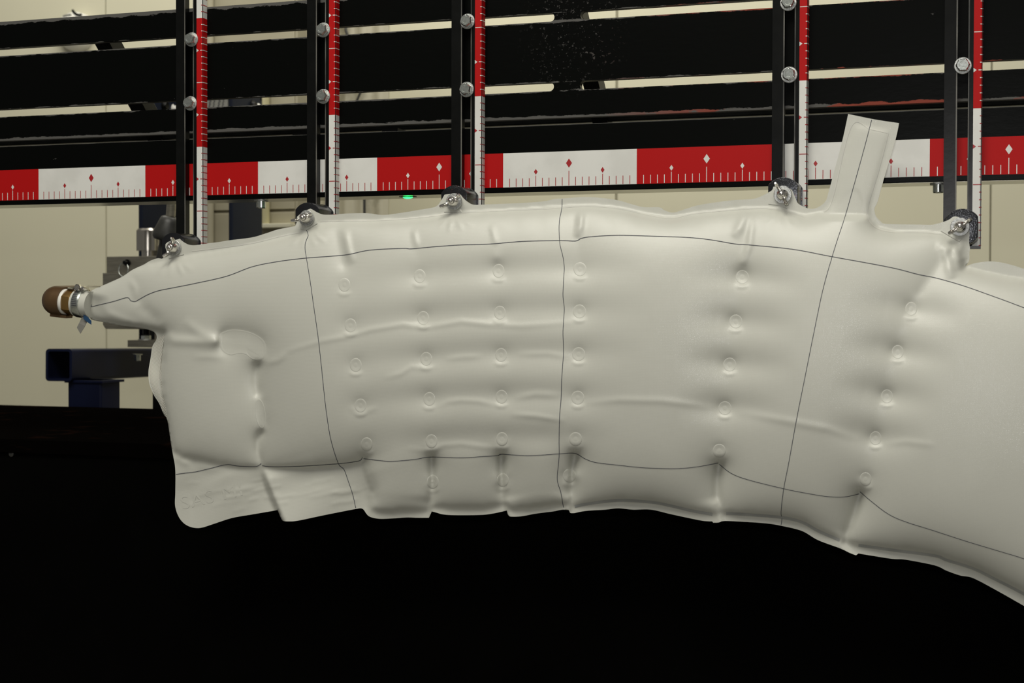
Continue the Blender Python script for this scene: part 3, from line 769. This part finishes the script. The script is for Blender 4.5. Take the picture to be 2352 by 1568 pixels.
# puckers along the top seam
for px_ in (470, 560, 640, 840, 900, 1180, 1240, 1400, 1470, 1600, 1680, 2060, 2110):
    MID += 1.4 * np.exp(-((XX - px_) / 16) ** 2) * np.exp(-((YY - 480 - max(0, 640 - px_) * .33) / 40) ** 2)
MID = blur(MID, 3)
HT = np.maximum(blur(HT, 1), 0)

def samp(A, x, y):
    fx = np.clip((np.asarray(x, float) - GX0) / G, 0, NX - 1.001); fy = np.clip((np.asarray(y, float) - GY0) / G, 0, NY - 1.001)
    i = fx.astype(int); j = fy.astype(int); a = fx - i; b = fy - j
    return (A[j, i] * (1 - a) + A[j, i + 1] * a) * (1 - b) + (A[j + 1, i] * (1 - a) + A[j + 1, i + 1] * a) * b
TH = .6
def surf(x, y, off=0.0):
    x = np.atleast_1d(np.asarray(x, float)); y = np.atleast_1d(np.asarray(y, float))
    Y = YB + samp(MID, x, y) - samp(HT, x, y) - TH - off
    return at_arr(x, y, Y)

def resample(pts_, step_, closed=False):
    out = []; n = len(pts_)
    for i in range(n if closed else n - 1):
        a, b = pts_[i], pts_[(i + 1) % n]; k = max(1, int(round(math.dist(a, b) / step_)))
        out += [(a[0] + (b[0] - a[0]) * q / k, a[1] + (b[1] - a[1]) * q / k) for q in range(k)]
    if not closed: out.append(pts_[-1])
    return out
def catmull(pts_, step_):
    out = []; n = len(pts_)
    for i in range(n - 1):
        p0, p1, p2, p3 = [np.array(pts_[min(max(k, 0), n - 1)], float) for k in (i - 1, i, i + 1, i + 2)]
        k = max(1, int(round(np.linalg.norm(p2 - p1) / step_)))
        for q in range(k):
            t_ = q / k
            out.append(.5 * ((2 * p1) + (p2 - p0) * t_ + (2 * p0 - 5 * p1 + 4 * p2 - p3) * t_ ** 2 + (-p0 + 3 * p1 - 3 * p2 + p3) * t_ ** 3))
    out.append(np.array(pts_[-1], float))
    return np.array(out)

def smooth_outline(P, step_, ang=42):
    n_ = len(P); cor = []
    for k in range(n_):
        a, b, c_ = P[k - 1], P[k], P[(k + 1) % n_]
        t_ = math.degrees(abs((math.atan2(c_[1] - b[1], c_[0] - b[0]) - math.atan2(b[1] - a[1], b[0] - a[0]) + PI) % (2 * PI) - PI))
        if t_ > ang: cor.append(k)
    out = []
    for q_, k in enumerate(cor):
        k2 = cor[(q_ + 1) % len(cor)]
        seg = [P[(k + m_) % n_] for m_ in range(((k2 - k) % n_ or n_) + 1)]
        out += [tuple(p_) for p_ in catmull(seg, step_)[:-1]]
    return out
rim = smooth_outline(OUT, 4.0)
nr = len(rim)
inn = inside(OUT, XX, YY)
din, _, _ = poly_dist(OUT + [OUT[0]], XX[::1, ::1], YY[::1, ::1]) if False else (None, None, None)
# keep grid points a little away from the rim
edge = np.zeros(XX.shape, bool)
for x_, y_ in rim:
    j, i = int(round((y_ - GY0) / G)), int(round((x_ - GX0) / G)); edge[max(0, j):j + 1, max(0, i):i + 1] = True
keep = inn & ~edge
gpts = np.stack([XX[keep], YY[keep]], 1)
cd = delaunay_2d_cdt([Vector(p) for p in rim] + [Vector((a, b)) for a, b in gpts], [(i, (i + 1) % nr) for i in range(nr)], [], 1, 1e-5)
V2 = np.array([(v.x, v.y) for v in cd[0]]); TR = [tuple(f) for f in cd[2]]
front = surf(V2[:, 0], V2[:, 1])
hh = samp(HT, V2[:, 0], V2[:, 1]); mm = samp(MID, V2[:, 0], V2[:, 1])
back = front.copy(); back[:, 1] = YB + mm + TH + np.minimum(.55 * hh, 34)
bag = empty('airbag', at(1250, 1170, YB), 'large white quilted airbag hanging from five wing nuts', 'airbag')
nv = len(V2)
a2 = (V2[TR[0][1]] - V2[TR[0][0]]); b2 = (V2[TR[0][2]] - V2[TR[0][0]])
flip = (a2[0] * b2[1] - a2[1] * b2[0]) > 0      # pixel y runs down
ft = [(f[0], f[2], f[1]) if flip else f for f in TR]
bt = [(f[0] + nv, f[2] + nv, f[1] + nv) for f in ft]
from collections import Counter
ec = Counter()
for f in ft:
    for k in range(3): ec[(f[k], f[(k + 1) % 3])] += 1
side = [(b, a, a + nv, b + nv) for (a, b) in ec if (b, a) not in ec]
bb = MB(); bb.v = np.vstack([front, back]).tolist(); bb.f = [list(f) for f in ft] + [list(f) for f in bt] + [list(f) for f in side]; bb.m = [0] * len(bb.f)
bb.build('bag_body', M_CLOTH, bag, smooth=70, fix=False)

# tie buttons
REL = [(0.05, .46), (3.8, .46), (5.0, .38), (7.0, .38), (8.2, .46), (11.5, .46), (13.5, .42), (15.4, .24), (16.6, -.4)]
for bx_, by_ in BUTTONS:
    n = 28; vs = []
    kx = .86 if bx_ < 1300 or bx_ > 1900 else .95
    for r_, h_ in REL:
        a = np.arange(n) * 2 * PI / n
        vs += surf(bx_ + kx * r_ * np.cos(a), by_ + r_ * np.sin(a), h_).tolist()
    m = MB(); fs = [tuple(range(n))]
    for j in range(len(REL) - 1): fs += [(j * n + k, j * n + (k + 1) % n, (j + 1) * n + (k + 1) % n, (j + 1) * n + k) for k in range(n)]
    m.add(vs, fs).build('quilt_button', M_CLOTH, bag, smooth=70, fix=False)
# bean-shaped joined patch and oval
def patch_on(name, poly, h_, mat_, inset=(1.0, .96, .90, .86, .3), rel=(-.5, 1.0, 1.0, .45, .45)):
    P = np.array(resample(poly, 5, True)); c = P.mean(0); n = len(P); vs = []
    for s_, r_ in zip(inset, rel): q = c + (P - c) * s_; vs += surf(q[:, 0], q[:, 1], r_ * h_).tolist()
    vs += surf(c[0], c[1], rel[-1] * h_).tolist()
    fs = []
    for j in range(len(inset) - 1): fs += [(j * n + k, (j + 1) * n + k, (j + 1) * n + (k + 1) % n, j * n + (k + 1) % n) for k in range(n)]
    b0 = (len(inset) - 1) * n
    fs += [(b0 + k, len(inset) * n, b0 + (k + 1) % n) for k in range(n)]
    return MB().add(vs, fs).build(name, mat_, bag, smooth=60, fix=False)
BE = np.array(BEAN, float)
o_ = patch_on('joined_patch', [tuple(p) for p in catmull(list(map(tuple, BE)) + [tuple(BE[0])], 6)[:-1]], .22, M_CLOTH); o_['label'] = 'bean-shaped woven patch'
oval = [(598 + 12 * math.cos(a) + (math.sin(a) * 4), 950 + 36 * math.sin(a)) for a in np.linspace(0, 2 * PI, 24, endpoint=False)]
patch_on('joined_oval', oval, .2, M_CLOTH)

# printed / stitched dark reference lines
def line_on(name, pts_, hw=.62, off=.5, mat_=None):
    C = catmull(pts_, 4.0); T = np.gradient(C, axis=0); T /= np.linalg.norm(T, axis=1)[:, None] + 1e-9
    N = np.stack([-T[:, 1], T[:, 0]], 1)
    a = surf(C[:, 0] + N[:, 0] * hw, C[:, 1] + N[:, 1] * hw, off); b = surf(C[:, 0] - N[:, 0] * hw, C[:, 1] - N[:, 1] * hw, off)
    n = len(C)
    return MB().add(np.vstack([a, b]).tolist(), [(k, k + 1, n + k + 1, n + k) for k in range(n - 1)]).build(name, mat_ or M_THREAD, bag, fix=False)
LINES = [
 [(207,705),(215,703),(260,692),(292,683),(300,690),(310,692),(318,688),(340,676),(365,667),(400,660),(450,650),(520,634),(580,612),(640,600),(700,592.5),(760,588),(800,584),(850,574),(925,570),(945,571),(1000,566),(1060,562),(1125,560),(1200,554),(1285,552),(1322,553),(1335,547),(1360,543),(1420,540),(1500,542),(1580,545),(1630,550),(1690,560),(1720,562),(1820,572),(1911,589),(2000,605),(2060,617),(2110,630),(2150,638),(2210,655),(2270,676),(2330,698),(2400,726),(2480,770)],
 [(404,1089),(425,1086),(450,1083),(480,1076),(520,1067),(545,1070),(580,1071.5),(592,1070),(600,1064)],
 [(602,1069),(615,1071),(640,1072),(700,1070),(775,1065),(810,1061),(828,1057),(832,1050)],
 [(835,1053),(870,1057),(900,1059),(950,1055),(990,1049.5),(1060,1051),(1110,1048),(1145,1046),(1152,1043),(1215,1046),(1285,1042),(1320,1041),(1345,1054),(1370,1062),(1420,1068),(1480,1074),(1550,1076),(1600,1072),(1650,1063)],
 [(1652,1066),(1680,1087),(1720,1102),(1800,1122),(1850,1132),(1900,1140),(1940,1141),(1973,1134)],
 [(1975,1129),(2000,1150),(2040,1180),(2080,1198),(2140,1217),(2220,1243),(2300,1267),(2352,1283),(2450,1318)],
 [(704,528),(708,540),(704,550),(701,560),(701,575),(705,600),(713,650),(720,700),(730,770),(738,840),(743,890),(750,950),(760,1010),(777,1064),(790,1078),(800,1105),(810,1135),(817,1166)],
 [(1291,457),(1290,480),(1285,505),(1284,530),(1286,560),(1293,590),(1296,615),(1294,650),(1293,680),(1296,710),(1293,760),(1294,810),(1290,870),(1289,910),(1285,960),(1284,1010),(1284,1050),(1280,1100),(1288,1130),(1294,1165)],
 [(2002,275),(1985,340),(1960,430),(1940,500),(1925,545),(1911,590),(1890,665),(1870,760),(1850,860),(1830,960),(1812,1060),(1800,1122),(1794,1175),(1796,1190),(1794,1205)],
 [(210,672),(208,685),(210,703)]]
for ln in LINES: line_on('reference_line', ln)
# raised double seam along the top edge, the strap and the hem
M_SEAMC = mottled('seam_cloth', (0.50, .50, .46), (0.57, .565, .51), 30, .5)
M_HEM = mottled('grey_hem_seam', (0.33, .34, .33), (0.39, .40, .385), 30, .45)
def offset_line(pts_, hw, off, m): 
    o = line_on('edge_seam', pts_, hw, off, m); return o
for ln in ([(440,576),(500,569),(578,558),(640,543),(690,533)], [(735,508),(800,506),(880,505),(962,499),(1050,489),(1130,484),(1250,479),(1344,473),(1418,478),(1480,491),(1540,500),(1600,489),(1700,480),(1760,478),(1810,486),(1850,498)],
           [(1893,486),(1912,455),(1955,290),(2000,296),(2040,305)], [(2040,305),(2018,390),(1994,470),(1994,500),(2012,522),(2050,532),(2120,533),(2165,538)],
           [(1320,1163),(1350,1157),(1420,1149),(1495,1153),(1539,1161),(1590,1173),(1636,1181)], [(1668,1179),(1709,1181),(1794,1188),(1842,1199),(1879,1219),(1928,1240)],
           [(1972,1252),(2050,1263),(2147,1276),(2174,1286),(2234,1305),(2284,1329),(2352,1364),(2420,1403)]):
    offset_line(ln, 3.2 if ln[0][1] > 1100 else 1.5, .3, M_HEM if ln[0][1] > 1100 else M_SEAMC)
# square reinforcing patches under the washers
PATCH = [[(380,560.6),(412.7,548),(422,584),(387.4,594)], [(682,498),(713,479.5),(729,513),(704,528),(690,526)], [(1021,447.5),(1058,447.5),(1060.7,487),(1019.8,486.5)],
         [(1776.5,430),(1818,437),(1808,478),(1788,471),(1764.5,468)], [(2161,530),(2192,498.5),(2225,528),(2203,555)]]
for P in PATCH:
    Q = resample(P, 6, True); n = len(Q); q = np.array(Q); c = q.mean(0)
    vs = np.vstack([surf(q[:, 0], q[:, 1], 0.0), surf(q[:, 0], q[:, 1], 1.0), surf(c[0], c[1], 1.0)]).tolist()
    fs = [(k, n + k, n + (k + 1) % n, (k + 1) % n) for k in range(n)] + [(n + k, 2 * n, n + (k + 1) % n) for k in range(n)]
    MB().add(vs, fs).build('tab_patch', M_CLOTH, bag, fix=False)
# woven flap on the left side
FL = [(362,775),(360,783),(352,795),(348,822),(343,853),(345,881),(355,906),(368,927),(378,951),(384,962),(380,930),(373,900),(370,870),(371,835),(374,800),(378,770)]
patch_on('woven_flap', FL, .5, M_MESH, (1.0, .97, .6), (0, .8, .8))
# faint raised lettering on the lower-left panel
fc = bpy.data.curves.new('letters', 'FONT'); fc.body = 'SAS MI'; fc.size = 1.0; fc.resolution_u = 3; fc.space_character = 1.12
fo = bpy.data.objects.new('letters_tmp', fc); COL.objects.link(fo)
bpy.context.view_layer.update()
tm = fo.evaluated_get(bpy.context.evaluated_depsgraph_get()).to_mesh()
tv = np.array([v.co[:] for v in tm.vertices]); tf = [tuple(p_.vertices) for p_ in tm.polygons]
ca, sa = math.cos(math.radians(-13.5)), math.sin(math.radians(-13.5))
ux_, uy_ = tv[:, 0] * 46, -tv[:, 1] * 44
lx, ly = 418 + ux_ * ca - uy_ * sa, 1170 + ux_ * sa + uy_ * ca
MB().add(surf(lx, ly, .32).tolist(), tf).build('raised_letters', M_CLOTH, bag, fix=False)
bpy.data.objects.remove(fo)

# ------------------------------------------------------------------ hose fitting on the neck of the bag
HY = YB - 6
A = at(207, 699, HY); B = at(126, 690, HY)
ax = (B - A) / np.linalg.norm(B - A)
hf = empty('hose_fitting', at(130, 722, HY), 'brown elbow pipe with brass hex nut clamped to the neck of the bag', 'pipe fitting')
R0 = 20.5
def along(px): return np.linalg.norm(at(px, 699 + (207 - px) * -.11, HY) - A)
MB().lathe(A - ax * 3, ax, [(0, R0), (8, R0), (28.5, R0), (28.8, R0 - 3)], 36).build('neck_sleeve', M_CLOTH, bag, smooth=50)
MB().lathe(A + ax * 26, ax, [(0, 12), (0, 20.2), (1.5, 21), (14, 21), (15.5, 20), (15.5, 12)], 6, phase=.2).build('hex_nut', M_BRASS, hf, bevel=.7, smooth=25)
MB().lathe(A + ax * 41, ax, [(0, 15), (0, 19.5), (1, 20.3), (5, 20.3), (6, 19.5), (6, 15)], 32).build('white_ring', M_PLASTIC, hf, smooth=40)
el = [A + ax * 46]
c_el = A + ax * 56
back_d = np.array([0.12, 1.0, 0.02])
back_d = back_d - ax * (back_d @ ax); back_d /= np.linalg.norm(back_d)
for a in np.linspace(0, PI / 2, 10): el.append(c_el + ax * 9 * math.sin(a) + back_d * 9 * (1 - math.cos(a)))
el.append(el[-1] + back_d * 60)
MB().tube(el, [23.2] * len(el), 32).build('elbow', M_BRONZE, hf, smooth=50)
p0 = A + ax * 47 - up * 23
MB().obox(p0 + ax * 6, ax, back_d, np.cross(ax, back_d), 15, 9, 2.2).build('elbow_lip', M_BRONZE, hf, bevel=1)
MB().tube([el[-1], el[-1] + back_d * 100, at(262, 700, 700), at(285, 700, 990)], 14, 16).build('supply_hose', M_RUBBER, hf, smooth=50)
# worm-drive clamp
hc = empty('hose_clamp', A + ax * 14 - up * 22, 'silver worm-drive hose clamp around the bag neck', 'hose clamp')
cb_ = MB().lathe(A + ax * 8, ax, [(0, 20.9), (0, 22), (.8, 22.4), (12.2, 22.2), (13, 21.8), (13, 20.9), (0, 20.9)], 40, False, False).build('band', M_ZINC, hc, smooth=30)
sl_ = MB()
for k in range(10):
    a = math.radians(-6 + 7.5 * k)
    r_ = -back_d * math.cos(a) + up * math.sin(a); tg = back_d * math.sin(a) + up * math.cos(a)
    sl_.obox(A + ax * 14.5 + r_ * 22.6, ax, tg, r_, 4.2, .55, .35)
sl_.build('band_slots', M_INK, cb_)
hsg = A + ax * 12 + up * 24.5 - back_d * 5
MB().obox(hsg, ax, back_d, up, 8.5, 8, 3.4).build('screw_housing', M_CHROME, hc, bevel=2, smooth=40)
MB().lathe(hsg - back_d * 5 + ax * 1 + up * 1, -back_d, [(0, 5.6), (5, 5.6), (7, 4.6), (7, 1.2), (5, 1)], 6).build('screw', M_CHROME, hc, bevel=.4)
st_ = MB()
def strip3(m, pts_, w, th=.5):
    pts_ = [np.array(p_, float) for p_ in pts_]
    vs = []
    for p_, ww in zip(pts_, w): vs += [p_ - ww, p_ + ww]
    nn = len(pts_)
    nrm = np.array([0, -th, 0])
    m.add(vs + [v_ + nrm for v_ in vs], [(2 * k, 2 * k + 2, 2 * k + 3, 2 * k + 1) for k in range(nn - 1)] + [(2 * nn + 2 * k, 2 * nn + 2 * k + 1, 2 * nn + 2 * k + 3, 2 * nn + 2 * k + 2) for k in range(nn - 1)]
          + [(2 * k, 2 * nn + 2 * k, 2 * nn + 2 * k + 2, 2 * k + 2) for k in range(nn - 1)] + [(2 * k + 1, 2 * k + 3, 2 * nn + 2 * k + 3, 2 * nn + 2 * k + 1) for k in range(nn - 1)])
    return m
strip3(st_, [at(232, 657, HY - 24), at(214, 657, HY - 18), at(200, 657, HY - 10)], [up * 1.5 + back_d * 3] * 3)
strip3(st_, [at(192, 665, HY - 14), at(182, 668, HY - 12), at(172, 662, HY - 8), at(158, 661, HY - 2), at(153, 663, HY + 2)], [up * 2.6 + back_d * 3, up * 2.0 - back_d * 3, up * 3 + back_d * 2, up * 1.6 + back_d * 4, up * 1.5])
st_.build('band_tail', M_CHROME, hc, smooth=60)
rb = MB()
strip3(rb, [at(196, 730, HY - 8), at(189, 745, HY - 10), at(181, 759, HY - 10)], [at(203, 733, HY) - at(196, 730, HY), at(196, 748, HY) - at(189, 745, HY), at(185, 766, HY) - at(181, 759, HY)], .6)
rb.build('grey_ribbon', M_GREYTAPE, base=at(190, 745, HY), label='short grey ribbon end hanging below the hose clamp', cat='ribbon')
rb = MB()
strip3(rb, [at(192, 727, HY - 12), at(202, 734, HY - 13), at(210, 741, HY - 13)], [up * 3.4, up * 4.2, up * 3.0], .6)
rb.build('blue_ribbon', M_BLUETAPE, base=at(200, 735, HY), label='small blue ribbon end tucked under the hose clamp', cat='ribbon')

# ------------------------------------------------------------------ steel fixture on the navy tube (left, behind)
TY = 885.0
n0 = at(135, 838, TY)                       # centre of the open tube end
td = ray_dir(1700, 790); td /= np.linalg.norm(td)
hor = np.cross(td, (0, 0, 1)); hor /= np.linalg.norm(hor); ver = np.cross(hor, td)
nf = empty('navy_tube_stand', at(190, 940, TY), 'navy blue square tube stand carrying the steel fixture at the left', 'stand')
def sq_tube(m, c, d, a, b, ha, hb, wall, L):
    oc, ic = [], []
    def ring(h1, h2, r):
        pts_ = []
        for sx, sy, a0 in ((1, 1, 0), (-1, 1, PI / 2), (-1, -1, PI), (1, -1, 1.5 * PI)):
            for q in np.linspace(0, PI / 2, 5): pts_.append((sx * (h1 - r) + r * math.cos(a0 + q), sy * (h2 - r) + r * math.sin(a0 + q)))
        return pts_
    o_, i_ = ring(ha, hb, 9), ring(ha - wall, hb - wall, 5); n = len(o_)
    vs = []
    for t_ in (0, L):
        for P in (o_, i_): vs += [c + d * t_ + a * x + b * y for x, y in P]
    fs = []
    for k in range(n):
        k2 = (k + 1) % n
        fs += [(k, k2, n + k2, n + k), (k, 2 * n + k, 2 * n + k2, k2), (n + k, n + k2, 3 * n + k2, 3 * n + k), (2 * n + k, 3 * n + k, 3 * n + k2, 2 * n + k2)]
    return m.add(vs, fs)
sq_tube(MB(), n0, td, hor, ver, 33, 38, 6, 520).build('square_tube', M_NAVY, nf, smooth=40) if False else None
m = MB(); sq_tube(m, n0, td, hor, ver, 33, 38, 6, 520); m.build('square_tube', M_NAVY, nf, smooth=40)
pc0 = at(155, 880, TY + 20); pc1 = at(232, 880, TY + 20)
cx = (pc0[0] + pc1[0]) / 2
MB().box(pc0[0], pc1[0], TY + 20, TY + 100, FLOOR_Z, n0[2] - 36).build('leg', M_NAVY, nf, bevel=6, segs=3, smooth=50)
MB().box(pc0[0] - 6, pc1[0] + 6, TY + 16, TY + 108, n0[2] - 42, n0[2] - 36).build('weld_plate', M_NAVY, nf, bevel=1)
q = at(321, 822, TY + 160)
MB().lathe((q[0], q[1] - 10, q[2] - 6), (0, 0, 1), [(0, 8), (14, 8), (14, 12), (16, 12)], 6).build('nut', M_ZINC, nf)
MB().box(at(372, 930, TY)[0] - 25, at(372, 930, TY)[0] + 60, TY, TY + 40, FLOOR_Z, at(372, 880, TY)[2]).build('black_post', M_BLACK, base=(at(372, 930, TY)[0], TY, FLOOR_Z),
    bevel=2, label='black post end peeking out beside the bag above the table edge', cat='post')
FYY = 1010.0
def W_(px, py): q = at(px, py, FYY); return q[0], q[2]
sf = empty('steel_fixture', at(330, 797, FYY), 'brushed steel block fixture with round shaft behind the bag neck', 'steel fixture')
x0, zt_ = W_(245, 589); x1, _z = W_(400, 589); xl_, zm = W_(238, 627); _x, zb_ = W_(238, 755)
MB().box(x0, x1, FYY, FYY + 70, zm, zt_).build('upper_block', M_STEEL, sf, bevel=1.5)
MB().prism([(xl_, zm), (x1, zm), (x1, zb_), (xl_ + 7, zb_), (xl_, zb_ + 10)], FYY - 4, FYY + 70).build('lower_block', M_STEEL, sf, bevel=1)
xs0, zs0 = W_(301, 575); xs1, zs1 = W_(346, 522); _x, zs2 = W_(320, 588)
xc = (xs0 + xs1) / 2; rr = (xs1 - xs0) / 2
MB().lathe((xc, FYY + 30, zs2 - 2), (0, 0, 1), [(0, rr * .52), (zs0 - zs2 + 2, rr * .52), (zs0 - zs2 + 2, rr), (zs1 - zs2 - 4, rr), (zs1 - zs2 + 1, rr * .86)], 36).build('shaft', M_SHAFT, sf, smooth=30)
xb0, zb0 = W_(295, 559)
MB().box(xb0, x1, FYY + 62, FYY + 80, zt_ - 5, zb0).build('back_plate', M_STEEL, sf, bevel=1)
xp, zp = W_(294, 603)
pn = MB().lathe((xp, FYY, zp), (0, -1, 0), [(0, 8), (5, 8), (5, 5), (16, 5), (17, 4)], 20).build('pin', M_BLACK, sf, smooth=30)
xr_, zr_ = W_(289, 619); r_ = 13.0
MB().tube([(xr_ + r_ * math.cos(a), FYY - 10 + 2 * math.sin(a), zr_ + 1.25 * r_ * math.sin(a)) for a in np.linspace(0, 2 * PI, 28, endpoint=False)], 1.1, 8, True).build('split_ring', M_ZINC, pn, smooth=60)
xn, zn = W_(325, 770); _x, zbp = W_(325, 781); _x, zbb = W_(325, 797)
MB().lathe((xn, FYY + 20, zb_ + 2), (0, 0, -1), [(0, 8), (zb_ - zn, 8)], 18).build('stud', M_BLACK, sf, smooth=30)
MB().lathe((xn, FYY + 20, zn), (0, 0, -1), [(0, 11), (1, 12), (zn - zbp - 2, 12)], 6).build('hex_nut', M_ZINC, sf)
MB().lathe((xn, FYY + 20, zbp + 2), (0, 0, -1), [(0, 19), (2.5, 19)], 24).build('washer', M_WASHER, sf, smooth=30)
xq, _z = W_(296, 790)
MB().box(xq, x1, FYY - 6, FYY + 60, zbb, zbp).build('base_plate', M_STEEL, sf, bevel=1)
xg, _z = W_(350, 770)
MB().box(xg, xg + 40, FYY + 10, FYY + 50, zbp, zb_ + 2).build('pillar', M_STEEL, sf)
# dark rubber boot above the fixture
DY = 560.0
a0, a1, a2_ = at(380, 552, DY), at(392, 497, DY), at(396, 440, DY)
dv = a1 - a0
bo = empty('rubber_boot', a0, 'dark grey rubber boot on a rod behind the leftmost clamp block', 'rubber boot')
Ld = np.linalg.norm(dv)
MB().lathe(a0, dv, [(0, 24), (5, 27.5), (12, 28), (Ld - 12, 21), (Ld - 3, 18), (Ld, 12)], 28).build('boot', M_RUBBER, bo, smooth=50)
MB().cyl(a1, a2_, 9.5).build('rod', M_STEEL, bo, smooth=40)
MB().cyl(a0 - dv * .9, a0 + dv * .05, 11).build('lower_rod', M_RUBBER, bo, smooth=40)
